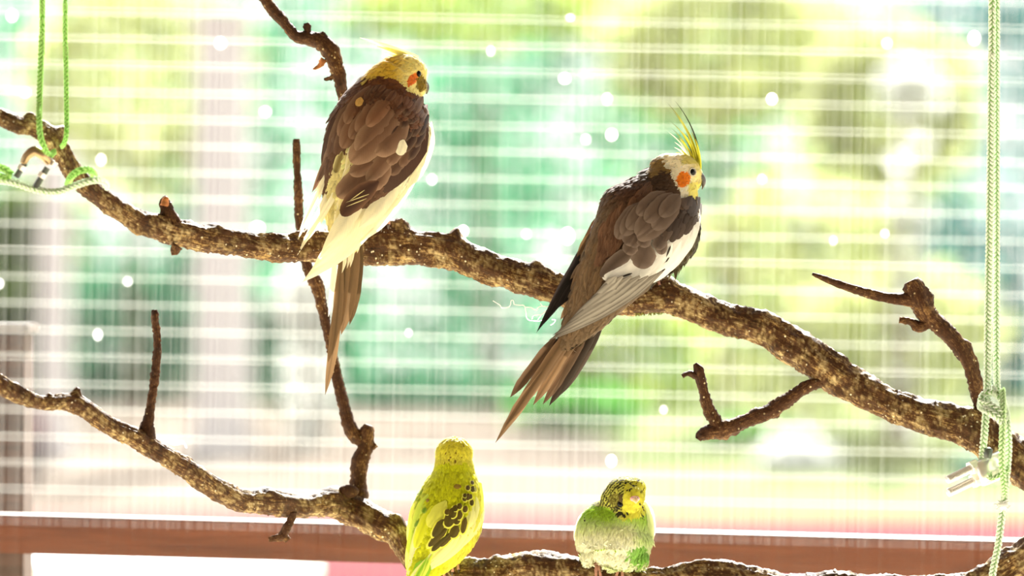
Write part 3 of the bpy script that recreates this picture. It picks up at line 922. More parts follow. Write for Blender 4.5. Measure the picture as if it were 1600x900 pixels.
# ------------------------------------------------------------------ bird building kit
def skin_body(name, lofts, blobs, voxel, smooth_it=5):
    """one continuous body: lofted trunk + head blobs, remeshed together. lofts rows: px, py, depth, halfwidth px, halfdepth px"""
    mb = MB()
    axis = []
    for li, S in enumerate(lofts):
        R = catmull(S, 7)
        C = [W(r[0], r[1], r[2]) for r in R]
        if li == 0:
            axis = C
        n = 28
        vs, fs = [], []
        for i, r in enumerate(R):
            t = (C[min(len(C) - 1, i + 1)] - C[max(0, i - 1)]).normalized()
            side = Vector((t.z, 0, -t.x))
            side = side.normalized() if side.length > 0.05 else Vector((1, 0, 0))
            dep = t.cross(side).normalized()
            k = (DC + r[2]) / FPX
            for q in range(n):
                a = 2 * math.pi * q / n
                vs.append(C[i] + side * (math.cos(a) * max(1, r[3]) * k) + dep * (math.sin(a) * max(1, r[4]) * k))
        for i in range(len(R) - 1):
            for q in range(n):
                a, b = i * n + q, i * n + (q + 1) % n
                fs.append((a, b, b + n, a + n))
        fs.append(tuple(range(n - 1, -1, -1)))
        fs.append(tuple((len(R) - 1) * n + q for q in range(n)))
        mb.add(vs, fs)
    for (px, py, d, rx, rd, rz) in blobs:
        k = (DC + d) / FPX
        ellipsoid(mb, W(px, py, d), (rx * k, rd * k, rz * k), nu=28, nv=18)
    me = mb.mesh(name)
    bm = bmesh.new(); bm.from_mesh(me)
    bmesh.ops.recalc_face_normals(bm, faces=bm.faces[:])
    bm.to_mesh(me); bm.free()
    tmp = bpy.data.objects.new('tmp', me)
    COL.objects.link(tmp)
    m = tmp.modifiers.new('r', 'REMESH'); m.mode = 'VOXEL'; m.voxel_size = voxel
    s = tmp.modifiers.new('s', 'SMOOTH'); s.factor = 0.5; s.iterations = smooth_it
    dg = bpy.context.evaluated_depsgraph_get()
    out = bpy.data.meshes.new_from_object(tmp.evaluated_get(dg))
    bpy.data.objects.remove(tmp)
    bpy.data.meshes.remove(me)
    return out, axis

class Bird:
    def __init__(s, root, lofts, blobs, colfun, voxel=0.0013, smooth_it=5):
        s.root = root
        me, s.axis = skin_body('body', lofts, blobs, voxel, smooth_it)
        V = np.zeros(len(me.vertices) * 3); me.vertices.foreach_get('co', V); V = V.reshape(-1, 3)
        N = np.zeros(len(me.vertices) * 3); me.vertices.foreach_get('normal', N); N = N.reshape(-1, 3)
        polys = [tuple(p.vertices) for p in me.polygons]
        s.V, s.N, s.polys = V, N, polys
        s.bvh = BVHTree.FromPolygons(V.tolist(), polys)
        s.colfun = colfun
        mb = MB()
        cols = []
        for p, n in zip(V, N):
            x, y = PX(p)
            cols.append(colfun(x, y, n, p))
        mb.add(V.tolist(), polys, cols)
        bpy.data.meshes.remove(me)
        s.body = build(mb, 'body', M_PLUME, root)

    def hit(s, px, py):
        o = Vector((0, -DC, H))
        d = (W(px, py, 0) - o).normalized()
        h = s.bvh.ray_cast(o, d)
        return (h[0], h[1]) if h[0] is not None else (None, None)

    def flow(s, p):
        best, bi = 1e9, 0
        for i, a in enumerate(s.axis):
            q = (a - p).length_squared
            if q < best:
                best, bi = q, i
        a = s.axis[max(0, bi - 2)]
        b = s.axis[min(len(s.axis) - 1, bi + 2)]
        return (b - a).normalized()

    def plumage(s, count, lenfun, seed=0, lift=0.25, jitter=0.25, name='plumage', colvar=0.12, mat=None, flowfun=None, skip=None, wid=0.2, tipmix=0.0):
        """small contour feathers all over the body, pointing down the body axis"""
        r = np.random.RandomState(seed)
        V = s.V
        tri = []
        for p in s.polys:
            tri.append((p[0], p[1], p[2]))
            if len(p) == 4:
                tri.append((p[0], p[2], p[3]))
        tri = np.array(tri)
        A = np.linalg.norm(np.cross(V[tri[:, 1]] - V[tri[:, 0]], V[tri[:, 2]] - V[tri[:, 0]]), axis=1)
        pick = r.choice(len(tri), count, p=A / A.sum())
        mb = MB()
        for ti in pick:
            t = tri[ti]
            u, v = r.rand(), r.rand()
            if u + v > 1:
                u, v = 1 - u, 1 - v
            p = Vector(V[t[0]] * (1 - u - v) + V[t[1]] * u + V[t[2]] * v)
            n = Vector(s.N[t[0]] * (1 - u - v) + s.N[t[1]] * u + s.N[t[2]] * v).normalized()
            x, y = PX(p)
            if skip and skip(x, y, n):
                continue
            L = lenfun(x, y, n) * PXM * (0.75 + 0.5 * r.rand())
            if L <= 0:
                continue
            f = flowfun(x, y, n, p) if flowfun else s.flow(p)
            f = f + Vector(r.normal(size=3)) * jitter
            f = f - n * f.dot(n)
            if f.length < 0.05:
                continue
            f = f.normalized()
            w = n.cross(f)
            c = np.array(s.colfun(x, y, n, p)) * (1 + colvar * r.normal())
            c = np.clip(c, 0.003, 0.95)
            ct = mixc(c, np.clip(c * 1.35, 0, 0.95), tipmix)
            wd = L * wid
            b0 = p - n * 0.0002
            lf = lift * (0.6 + 0.8 * r.rand())
            m1 = p + f * L * 0.5 + n * L * lf * 0.5
            tp = p + f * L + n * L * lf * 0.75
            q1 = p + f * L * 0.85 + n * L * lf * 0.72
            verts = [b0 - w * wd * 0.4, b0 + w * wd * 0.4, m1 - w * wd, m1 + n * wd * 0.2, m1 + w * wd, q1 - w * wd * 0.7, q1 + n * wd * 0.15, q1 + w * wd * 0.7, tp]
            faces = [(0, 1, 3), (0, 3, 2), (1, 4, 3), (2, 3, 6, 5), (3, 4, 7, 6), (5, 6, 8), (6, 7, 8)]
            dk = c * 0.82
            mb.add(verts, faces, [dk, dk, c, c * 0.92, c, ct, c, ct, ct], [(0, -1), (0, 1), (.5, -1), (.5, 0), (.5, 1), (.85, -.7), (.85, 0), (.85, .7), (1, 0)])
        return build(mb, name, mat or M_PLUME, s.root, kind='stuff')

    def quill(s, mb, P, w, col, edge=None, tip=None, lift=(1.0, 2.5), shape='round', depth=None, camber=0.10, shaft=None, ns=11, tilt=0.0, twist=0.0):
        """one feather along image points P (2 or 3); its depth follows the body under it, or `depth` (start, end)"""
        col = np.array(col, float)
        edge = col if edge is None else np.array(edge, float)
        tip = col if tip is None else np.array(tip, float)
        shaft = col * 0.75 if shaft is None else np.array(shaft, float)
        P = [np.array(p, float) for p in P]
        U = 1 - (1 - np.linspace(0, 1, ns)) ** 1.7
        if len(P) == 2:
            xy = [P[0] * (1 - u) + P[1] * u for u in U]
        else:
            xy = [P[0] * (1 - u) ** 2 + 2 * P[1] * u * (1 - u) + P[2] * u * u for u in U]
        cam_p = Vector((0, -DC, H))
        if depth is None:
            us, ds, nn = [], [], Vector((0, 0, 0))
            for u, q in zip(U, xy):
                h, n = s.hit(q[0], q[1])
                if h is not None and n.y < 0.1:
                    us.append(u); ds.append(h.y); nn += n
            if len(us) >= 3:
                deg = 2 if len(us) > 5 else 1
                co = np.polyfit(us, ds, deg)
                lo, hi = min(us), max(us)
                D = []
                for u in U:
                    uc = min(hi, max(lo, u))
                    D.append(np.polyval(co, uc) + (u - uc) * np.clip(np.polyval(np.polyder(co), uc), -0.04, 0.02))
            elif us:
                D = [np.mean(ds)] * ns
            else:
                D = [s.axis[len(s.axis) // 2].y] * ns
            nrm = nn.normalized() if nn.length > 0.1 else Vector((0, -1, 0))
        else:
            D = [depth[0] * (1 - u) + depth[1] * u for u in U]
            nrm = Vector((0, -1, 0))
        nrm = (nrm + Vector((0, -0.8, 0))).normalized()
        C = []
        for u, q, d in zip(U, xy, D):
            C.append(W(q[0], q[1], d - (lift[0] * (1 - u) + lift[1] * u) * 0.00075))
        verts, cols, uvs, faces = [], [], [], []
        K = 7
        for i, u in enumerate(U):
            t = (C[min(ns - 1, i + 1)] - C[max(0, i - 1)]).normalized()
            sd = nrm.cross(t).normalized()
            n2 = t.cross(sd)
            if n2.y > 0:
                n2 = -n2
            if twist or tilt:
                a = tilt + twist * u
                sd = (sd * math.cos(a) + n2 * math.sin(a)).normalized()
            if shape == 'round':
                ww = min(1.0, 0.15 + (u / 0.30)) * math.sqrt(max(0.0, 1 - max(0.0, (u - 0.52) / 0.48) ** 2.3))
            elif shape == 'point':
                ww = min(1.0, 0.2 + u / 0.3) * max(0.0, 1 - max(0.0, (u - 0.45) / 0.55) ** 1.9)
            elif shape == 'blade':
                ww = min(1.0, 0.12 + u / 0.35) * max(0.0, 1 - max(0.0, (u - 0.72) / 0.28) ** 1.8)
            else:   # 'spike'
                ww = (1 - u) ** 0.7
            hw = w * 0.5 * PXM * max(0.02, ww)
            for k in range(K):
                v = -1 + 2 * k / (K - 1)
                wob = 1 + 0.12 * noise.noise(Vector((u * 17, v * 3, P[0][0] * 0.13 + P[0][1] * 0.07)))
                p = C[i] + sd * v * hw * wob - n2 * camber * hw * v * v + n2 * (0.0002 if k == K // 2 else 0)
                c = mixc(col, edge, abs(v) ** 3.0)
                c = mixc(c, tip, sstep(0.72, 1.0, u) * 0.9)
                if k == K // 2:
                    c = mixc(c, shaft, 0.6)
                c = c * (1 + 0.16 * noise.noise(Vector((P[0][0] * 0.3, v * 2.6 - u * 3, u * 5))))
                verts.append(p); cols.append(c); uvs.append((u, v))
        for i in range(ns - 1):
            for k in range(K - 1):
                a = i * K + k
                faces.append((a, a + 1, a + K + 1, a + K))
        mb.add(verts, faces, cols, uvs)

    def feather(s, name, parent, P, w, col, mat=None, **kw):
        mb = MB()
        s.quill(mb, P, w, col, **kw)
        return build(mb, name, mat or M_FEATHER, parent)

    def eye(s, px, py, r, d=None, ring=None, squash=1.0, toward=None):
        h, n = s.hit(px, py)
        if h is None:
            h, n = W(px, py, d or -0.02), Vector((0, -1, 0))
        k = r * PXM
        if ring:
            mb = MB()
            sd = n.orthogonal().normalized(); up_ = n.cross(sd)
            sweep(mb, [h + n * 0.0006 + (sd * math.cos(a) * squash + up_ * math.sin(a)) * k * 1.12 for a in np.linspace(0, 2 * math.pi, 25)], [k * 0.24] * 25, n=6, cap=False)
            build(mb, 'eye_ring', ring, s.root)
        mb = MB()
        ellipsoid(mb, h - n * k * 0.2, (k * squash, k, k), nu=18, nv=12)
        return build(mb, 'eye', M_EYE, s.root)

def foot(parent, c, R, spread=3.0, lean=0.0, thick=2.4, leg_to=None, toes=((-1, 1.75), (1, 1.6), (-0.7, -1.5), (0.8, -1.4)), up_dir=None, ax=None, a0=0.0):
    """zygodactyl foot closed round a perch whose axis passes through c (radius R px); angle grows toward the camera"""
    R = R * PXM
    ax = (ax or Vector((1, 0, 0))).normalized()
    upv = Vector((0, 0, 1)); upv = (upv - ax * upv.dot(ax)).normalized()
    fr = Vector((0, -1, 0)); fr = (fr - ax * fr.dot(ax)).normalized()
    ft = MB()
    top = c + (upv * math.cos(a0) + fr * math.sin(a0)) * (R + thick * PXM)
    if leg_to is not None:
        sweep(ft, [leg_to, leg_to.lerp(top, 0.5) + Vector((0.0, 0.002, 0)), top], [thick * 1.5 * PXM, thick * 1.1 * PXM, thick * 1.25 * PXM], n=10, rough=0.6)
    ellipsoid(ft, top, (thick * 1.9 * PXM,) * 2 + (thick * 1.3 * PXM,), nu=12, nv=8)
    o = build(ft, 'foot', M_SKIN, parent)
    for (sx, ang) in toes:
        tb = MB()
        P, Rr = [], []
        for i in range(13):
            u = i / 12
            a = a0 + ang * u
            kn = 1 + 0.10 * math.sin(u * math.pi * 3.0)
            P.append(c + ax * (sx * spread * PXM * (0.3 + 0.9 * u)) + (upv * math.cos(a) + fr * math.sin(a)) * (R + thick * PXM * (0.9 - 0.2 * u) * kn))
            Rr.append(thick * PXM * (1.0 - 0.4 * u) * (1 + 0.14 * math.cos(u * math.pi * 6)))
        sweep(tb, P, Rr, n=9)
        t_ = build(tb, 'toe', M_SKIN, o)
    for (sx, ang) in toes:
        cb = MB()
        a1 = a0 + ang
        e = c + ax * (sx * spread * PXM * 1.2) + (upv * math.cos(a1) + fr * math.sin(a1)) * (R + thick * PXM * 0.6)
        a2 = a0 + ang * 1.22
        g = c + ax * (sx * spread * PXM * 1.3) + (upv * math.cos(a2) + fr * math.sin(a2)) * (R + thick * PXM * 0.1)
        sweep(cb, [e, e.lerp(g, 0.5) + (e - c).normalized() * thick * 0.3 * PXM, g], [thick * 0.5 * PXM, thick * 0.35 * PXM, thick * 0.06 * PXM], n=7)
        build(cb, 'claw', M_CLAW, o)
    return o

def beak_hook(mb, P, w, n=14):
    """P rows px, py, radius px, depth: hooked upper mandible"""
    pxtube(mb, P, step=1.0, n=n, flat=(w, 1.0))

# ------------------------------------------------------------------ RIGHT COCKATIEL
C_ = lambda X, Y: (920 + X / 5.0, 280 + Y / 5.0)
E_ = lambda X, Y: (760 + X / 3.0, 400 + Y / 3.0)
cr = {k: lin(v) for k, v in dict(mantle='6c4a34', back='786046', scap='645145', scapt='968274', cov='42342d', covt='54443a', white='fbf8f2', prim='a8a094', prime='5a5048', far='1d1614',
      belly='5a5038', face='f3e7a0', cream='f6efd8', crown='a98a4e', nape='5a4330', chin='f0e560', orange='f28a1e', tailm='6e5337', taild='33261b', tailr='57402b').items()}

def inside(x, y, poly):
    c = False
    for i in range(len(poly)):
        (x0, y0), (x1, y1) = poly[i - 1], poly[i]
        if (y0 > y) != (y1 > y) and x < (x1 - x0) * (y - y0) / (y1 - y0) + x0:
            c = not c
    return c
WINGP = [C_(*q) for q in ((850, 190), (868, 340), (812, 520), (712, 665), (570, 800), (380, 820), (100, 775), (340, 560), (640, 300), (780, 150))]
WHITEP = [C_(*q) for q in ((850, 190), (868, 340), (812, 520), (712, 665), (570, 800), (380, 820), (100, 775), (400, 580), (620, 470), (740, 390), (820, 270))]

def cockR(x, y, n, p):
    wob = 5 * noise.noise(Vector((x * 0.09, y * 0.09, 1)))
    hx, hy = x - 1060, y - 273
    if (hx / 43) ** 2 + (hy / 40) ** 2 < 1.15 and y < 308:
        ox, oy = x - 1068.5, y - 280
        ca, sa = math.cos(-0.35), math.sin(-0.35)
        q = ((ox * ca - oy * sa) / 10.5) ** 2 + ((ox * sa + oy * ca) / 13.5) ** 2
        if q < 1.0 + 0.05 * wob:
            return cr['orange']
        # cream border, yellow face, tan crown, brown nape
        line = (x - 1046) + 0.45 * (268 - y)            # >0 toward the face
        if line > 2 + wob * 0.6:
            t = sstep(1070, 1092, x)
            c = mixc(cr['cream'], cr['face'], t)
            if y > 284 and x > 1076:
                c = mixc(c, cr['chin'], 0.75)
            if y < 256 and x > 1066:
                c = mixc(c, lin('d8d04a'), 0.7)
            return c
        if y < 268 + 0.35 * (1045 - x) + wob and x > 1016 + wob:
            return mixc(cr['crown'], cr['nape'], 0.25 + 0.3 * noise.noise(Vector((x * 0.15, y * 0.15, 4))))
        return cr['nape']
    # torso
    if n[1] < -0.05 and inside(x, y, WHITEP):
        return cr['white']
    if n[1] > 0.15 or (x - 1015) * 0.8 + (y - 345) * 0.59 > 62:
        return mixc(cr['belly'], lin('7a7058'), 0.4 + 0.5 * noise.noise(Vector((x * 0.1, y * 0.1, 2))))
    s_ = (x - 1020) * -0.59 + (y - 300) * 0.8          # distance down the back
    t = sstep(10, 75, s_ + wob * 2)
    c = mixc(cr['nape'], cr['mantle'], sstep(-22, 5, s_ + wob))
    return mixc(c, cr['back'], t)

ckr = thing('cockatiel', 'grey-brown cockatiel with tall spiky crest and orange cheek perched on the upper branch at right', 'cockatiel', W(1005, 442, -0.005), None)
bR = Bird(ckr, [[(1058, 268, -0.022, 34, 30), (1044, 298, -0.026, 52, 42), (1017, 346, -0.034, 81, 56), (978, 398, -0.044, 65, 48), (942, 450, -0.05, 46, 36), (915, 492, -0.052, 32, 24), (893, 524, -0.052, 17, 13), (885, 536, -0.052, 9, 8)]],
          [(1061, 272, -0.022, 36, 31, 32), (1052, 262, -0.022, 36, 28, 22), (1080, 280, -0.022, 17, 20, 20), (1022, 280, -0.024, 22, 24, 20)], cockR)
def lenR(x, y, n):
    if (x - 1060) ** 2 + (y - 272) ** 2 < 46 ** 2 and y < 305:
        return 5 if (x > 1050) else 9
    if n[1] > 0.1:
        return 16
    return 17
_fx = lambda x, y, n, p: (Vector((-0.75, 0.0, -0.35)) if (x - 1060) ** 2 + (y - 272) ** 2 < 44 ** 2 and y < 300 else bR.flow(p))
bR.plumage(8500, lenR, seed=3, lift=0.16, jitter=0.16, flowfun=_fx, colvar=0.13, skip=lambda x, y, n: (x - 1081.7) ** 2 + (y - 268.7) ** 2 < 42 or (n[1] < -0.05 and inside(x, y, WINGP)))
# belly fluff hanging below the wing edge
fl = MB()
for i in range(90):
    u = random.random()
    bx = np.interp(u, [0, 0.4, 0.75, 1], [1092, 1092, 1080, 1058]); by = np.interp(u, [0, 0.4, 0.75, 1], [330, 350, 378, 402])
    bx += random.uniform(-9, 0); 
    L = random.uniform(20, 36) * (0.55 + 0.6 * u)
    a = math.radians(random.uniform(96, 124) + (0.4 - u) * 18)
    bR.quill(fl, [(bx, by), (bx + math.cos(a) * L * 0.5 + 2, by + math.sin(a) * L * 0.5), (bx + math.cos(a) * L, by + math.sin(a) * L)], random.uniform(4, 8), mixc(cr['belly'], lin('7d7350'), random.random() * 0.6) * random.uniform(0.6, 1.1), shape='point', depth=(-0.03 - random.uniform(0, 0.018), -0.03 - random.uniform(0, 0.02)), ns=7)
build(fl, 'belly_fluff', M_PLUME, ckr, kind='stuff')

# tail
tR = MB()
tail = bR.feather('tail', ckr, [(925, 478), (890, 530)], 34, cr['back'], lift=(0, 1), depth=(-0.056, -0.058), shape='round')
tail['label'] = 'long brown fanned tail'
TF = [((952, 480), (915, 560), (872, 620), 15, 'taild', -0.045), ((946, 484), (905, 560), (858, 634), 17, 'taild', -0.048), ((930, 490), (890, 570), (848, 632), 15, 'tailr', -0.050),
      ((918, 492), (880, 560), (833, 633), 17, 'tailm', -0.053), ((872, 520), (836, 570), (797, 621), 15, 'tailr', -0.051), ((880, 520), (842, 566), (806, 612), 11, 'taild', -0.049),
      ((902, 500), (860, 560), (774, 692), 17, 'tailm', -0.057), ((908, 500), (870, 562), (788, 664), 15, 'tailm', -0.055)]
for (a, b, c, w, k, d) in TF:
    cc = cr[k]
    bR.feather('tail_feather', tail, [a, b, c], w, cc, edge=cc * 1.35 + 0.02, tip=cc * 0.55, shaft=cc * 0.4, shape='blade', depth=(d, d + 0.004), lift=(0, 0), camber=0.25, ns=16)

# far (left) wing: dark primaries
wl = bR.feather('wing', ckr, [(958, 318), (925, 372), (890, 440)], 26, cr['mantle'] * 0.6, lift=(0.5, 1), depth=(-0.03, -0.045), shape='point')
wl['label'] = 'folded far wing with black flight feathers'
for (a, b, c, w) in [((938, 352), (900, 420), (838, 520), 20), ((934, 368), (898, 428), (842, 514), 17), ((930, 384), (900, 432), (850, 506), 17), ((930, 398), (906, 436), (862, 490), 16), ((926, 412), (908, 440), (876, 478), 14)]:
    bR.feather('flight_feather', wl, [a, b, c], w, cr['far'], edge=cr['far'] * 2.2 + 0.01, tip=cr['far'] * 0.7, shape='point', depth=(-0.040, -0.056), lift=(0, 0.4), ns=14)

# near (right) wing
wr = bR.feather('wing', ckr, [C_(800, 160), C_(640, 420), C_(330, 700)], 44, cr['white'] * 0.9, lift=(0.0, 0.6), shape='round', mat=M_PALE)
wr['label'] = 'folded near wing with a white shoulder band'
# silver primaries
for i, (a, b, c, w, lf) in enumerate([(E_(825, 72), E_(600, 262), E_(288, 396), 15, 2.0), (E_(800, 85), E_(580, 250), E_(300, 388), 17, 2.6), (E_(760, 95), E_(560, 235), E_(310, 372), 18, 3.2), (E_(720, 95), E_(540, 220), E_(345, 345), 18, 3.8),
                                      (E_(680, 95), E_(530, 200), E_(385, 306), 18, 4.4), (E_(640, 95), E_(540, 180), E_(440, 268), 17, 5.0), (E_(610, 95), E_(560, 150), E_(500, 214), 15, 5.6)]):
    cc = cr['prim'] * (1.0 + 0.06 * (i % 3 - 1))
    bR.feather('flight_feather', wr, [a, b, c], w, cc, edge=cr['prime'], tip=cr['prime'] * 0.9, shaft=cr['prime'], shape='point', depth=(-0.078 - lf * 0.0008, -0.062 - lf * 0.0008), lift=(0, 0), camber=0.15, ns=14)
# dark outer edge of the primaries
bR.feather('flight_feather', wr, [E_(838, 60), E_(700, 170), E_(560, 275)], 8, cr['prime'] * 0.5, shape='point', depth=(-0.07, -0.066), lift=(0, 0))
# white greater coverts and secondaries
for (a, b, c, w, lf) in [(C_(850, 190), C_(870, 330), C_(800, 500), 13, (2.0, 3.2)), (C_(845, 240), C_(850, 420), C_(690, 640), 20, (2.0, 4.0)), (C_(830, 320), C_(800, 500), C_(590, 740), 24, (2.0, 4.2)), (C_(790, 400), C_(720, 580), C_(500, 800), 26, (2.4, 4.6)),
                         (C_(720, 470), C_(620, 640), C_(380, 812), 28, (2.8, 5.2)), (C_(650, 500), C_(560, 640), C_(380, 780), 26, (3.2, 5.6)), (C_(560, 600), C_(420, 720), C_(230, 760), 24, (3.2, 5.4)), (C_(440, 620), C_(300, 720), C_(104, 768), 26, (3.6, 5.8)), (C_(400, 600), C_(280, 680), C_(120, 760), 24, (3.8, 6.2))]:
    bR.feather('wing_covert', wr, [a, b, c], w, cr['white'], edge=cr['white'] * 0.97, tip=cr['white'] * 0.95, shaft=cr['white'] * 0.8, shape='round', lift=(lf[0] + 1.2, lf[1] + 0.8), mat=M_PALE)
for (a, b) in [(C_(640, 520), C_(605, 610)), (C_(630, 610), C_(570, 680)), (C_(340, 735), C_(250, 765))]:
    bR.feather('wing_covert', wr, [a, b], 3.2, cr['prime'] * 0.4, shape='point', lift=(7.0, 7.4))
# brown tertial
bR.feather('wing_covert', wr, [C_(360, 555), C_(220, 610), C_(94, 764)], 23, cr['scap'] * 0.75, edge=cr['scapt'] * 0.8, shape='round', lift=(5.6, 7.4))
# dark lesser / median coverts in rows
def rows(bird, parent, grid, w, cfun, lift, name='wing_covert', jit=1.5, seed=0, shape='round', edge=1.25, tipf=1.0):
    r = np.random.RandomState(seed)
    for (a, c) in grid:
        cc = cfun(a) * (1 + 0.10 * r.normal())
        a = (a[0] + r.normal() * jit, a[1] + r.normal() * jit)
        c = (c[0] + r.normal() * jit, c[1] + r.normal() * jit)
        a = (a[0] + (a[0] - c[0]) * 0.35, a[1] + (a[1] - c[1]) * 0.35)
        bird.feather(name, parent, [a, c], w * (0.95 + 0.25 * r.rand()), cc, edge=cc * edge, tip=cc * tipf, shape=shape, lift=lift)
g = []
for (tx, ty) in [(600, 480), (650, 480), (690, 470), (735, 440), (775, 415), (805, 375), (828, 330)]:
    g.append((C_(tx + 40, ty - 115), C_(tx, ty)))
rows(bR, wr, g, 14, lambda a: cr['covt'], (3.6, 6.6), seed=1)
g = []
for (tx, ty) in [(560, 420), (610, 420), (655, 405), (700, 385), (740, 350), (775, 310), (800, 285)]:
    g.append((C_(tx + 40, ty - 110), C_(tx, ty)))
rows(bR, wr, g, 15, lambda a: cr['cov'], (4.2, 7.4), seed=2)
g = []
for (tx, ty) in [(640, 335), (690, 310), (730, 270), (766, 268)]:
    g.append((C_(tx + 45, ty - 105), C_(tx, ty)))
rows(bR, wr, g, 16, lambda a: cr['cov'] * 1.1, (4.6, 8.0), seed=3)
g = []
for (tx, ty) in [(700, 235), (738, 225), (655, 195)]:
    g.append((C_(tx + 22, ty - 50), C_(tx, ty)))
rows(bR, wr, g, 16, lambda a: cr['nape'], (4.0, 8.4), seed=4)
# big rounded coverts below the scapulars
for (a, c, w, lf, k) in [((560, 430), (572, 590), 20, (4.6, 7.6), 'covt'), ((590, 440), (520, 545), 22, (5.0, 8.0), 'covt'), ((470, 500), (388, 694), 38, (5.0, 8.0), 'scap'), ((360, 490), (288, 580), 24, (6.6, 8.8), 'scap'), ((400, 440), (335, 530), 16, (7.4, 9.2), 'scap'),
                         ((455, 430), (402, 525), 24, (7.4, 9.4), 'scap'), ((360, 420), (285, 508), 24, (7.6, 9.6), 'scap')]:
    bR.feather('wing_covert', wr, [C_(*a), C_(*c)], w, cr[k], edge=mixc(cr[k], cr['scapt'], 0.75), tip=mixc(cr[k], cr['scapt'], 0.6), shape='round', lift=lf)
# scapulars
for (a, b, c, w, lf) in [((440, 180), (300, 300), (222, 468), 30, (7.4, 10.2)), ((480, 160), (350, 300), (262, 440), 30, (7.8, 10.6)), ((690, 150), (560, 340), (380, 470), 34, (8.6, 11.2)), ((650, 130), (480, 300), (372, 440), 32, (8.4, 11.6)),
                         ((560, 120), (420, 240), (300, 390), 30, (8.4, 11.8)), ((700, 130), (620, 270), (500, 390), 30, (8.8, 12.0)), ((660, 110), (560, 220), (440, 330), 30, (8.8, 12.4)), ((600, 100), (480, 170), (380, 280), 26, (8.6, 12.6)), ((710, 120), (650, 190), (560, 290), 26, (8.8, 12.8))]:
    bR.feather('scapular_feather', ckr, [C_(*a), C_(*b), C_(*c)], w, cr['scap'], edge=mixc(cr['scap'], cr['scapt'], 0.35), tip=mixc(cr['scap'], cr['scapt'], 0.55), shape='round', lift=lf, camber=0.06)
# mantle feathers: long, streaky, layered down the back
r_ = np.random.RandomState(5)
mm = MB()
for i in range(170):
    u, v = r_.rand(), r_.rand()
    x = 942 + 78 * u; y = 343 - 65 * u + 55 * v - 18 * v * u
    if not (0 < v < 1) or x > 1010 and y > 320:
        continue
    L = 24 + 12 * r_.rand(); a = math.radians(118 + 6 * r_.normal() - 8 * (1 - u))
    cc = mixc(cr['mantle'], lin('7a5a44'), r_.rand() * 0.7) * (0.75 + 0.5 * r_.rand())
    bR.quill(mm, [(x, y), (x + math.cos(a) * L, y + math.sin(a) * L)], 8 + 5 * r_.rand(), cc, edge=cc * 1.3, tip=cc * 0.8, shape='point', lift=(2.5, 4.5 + 2 * v), ns=7)
for i in range(150):
    u, v = r_.rand(), r_.rand()
    x = np.interp(u, [0, 1], [945, 900]) + (v - 0.5) * np.interp(u, [0, 1], [42, 34]); y = np.interp(u, [0, 1], [355, 490]) + (v - 0.5) * 14
    L = 30 + 16 * r_.rand(); a = math.radians(112 + 6 * r_.normal())
    cc = mixc(cr['back'], lin('5f4428'), r_.rand() * 0.8) * (0.8 + 0.5 * r_.rand())
    bR.quill(mm, [(x, y), (x + math.cos(a) * L, y + math.sin(a) * L)], 7 + 5 * r_.rand(), cc, edge=cc * 1.25, tip=cc * 0.85, shape='point', lift=(1.5, 3.5), ns=7)
build(mm, 'back_feathers', M_FEATHER, ckr, kind='stuff')

# head details
bR.eye(1081.7, 268.7, 5.2, ring=M_EYERING)
mb = MB(); ellipsoid(mb, W(1081.7, 268.7, -0.008), (4.6 * PXM,) * 3); build(mb, 'eye', M_EYE, ckr)
bk = MB()
dbk = -0.022
beak_hook(bk, [(1088, 277, 7.5, dbk), (1093, 276, 7.2, dbk), (1097, 279, 5.6, dbk), (1099, 285, 4.0, dbk), (1098.5, 291, 2.2, dbk), (1097, 296, 0.6, dbk)], 1.3)
bo = build(bk, 'beak', M_BEAK, ckr)
lm = MB(); pxtube(lm, [(1086, 287, 5, dbk), (1091, 289, 4.2, dbk), (1095, 291, 2, dbk)], step=1.5, n=12); build(lm, 'lower_mandible', M_BEAK, bo)
ce = MB(); ellipsoid(ce, W(1091, 273, dbk), (4.2 * PXM, 7.5 * PXM, 3.4 * PXM)); build(ce, 'cere', M_EYERING, bo)
# crest
yl, dk = lin('b9b030'), lin('2a2614')
CR = [((1094, 262), (1094, 205), (1054, 157), 3.4, 'd'), ((1092, 258), (1086, 208), (1043, 161), 3.6, 'm'), ((1090, 256), (1080, 206), (1050, 172), 2.6, 'm'), ((1086, 254), (1078, 214), (1048, 190), 3.0, 'm'), ((1083, 252), (1074, 222), (1050, 201), 2.8, 'm'), ((1078, 250), (1070, 224), (1045, 207), 3.4, 'p'),
      ((1090, 258), (1088, 222), (1066, 190), 4.2, 'y'), ((1088, 256), (1084, 226), (1064, 204), 4.8, 'y'), ((1084, 254), (1078, 230), (1058, 214), 5.2, 'y'), ((1080, 252), (1072, 234), (1054, 222), 5.0, 'p'), ((1076, 250), (1068, 236), (1053, 230), 5.0, 'p'), ((1072, 249), (1066, 240), (1056, 238), 5.0, 'y'),
      ((1093, 260), (1093, 230), (1080, 206), 4.6, 'y'), ((1094, 264), (1095, 238), (1086, 216), 4.4, 'y'), ((1091, 262), (1090, 240), (1080, 222), 6.0, 'y'), ((1086, 260), (1082, 240), (1072, 228), 6.5, 'y'), ((1080, 258), (1076, 244), (1064, 234), 6.5, 'y'), ((1089, 250), (1085, 224), (1070, 208), 2.2, 'd'), ((1094, 256), (1092, 228), (1078, 200), 2.4, 'd'), ((1084, 250), (1080, 230), (1068, 214), 2.0, 'd')]
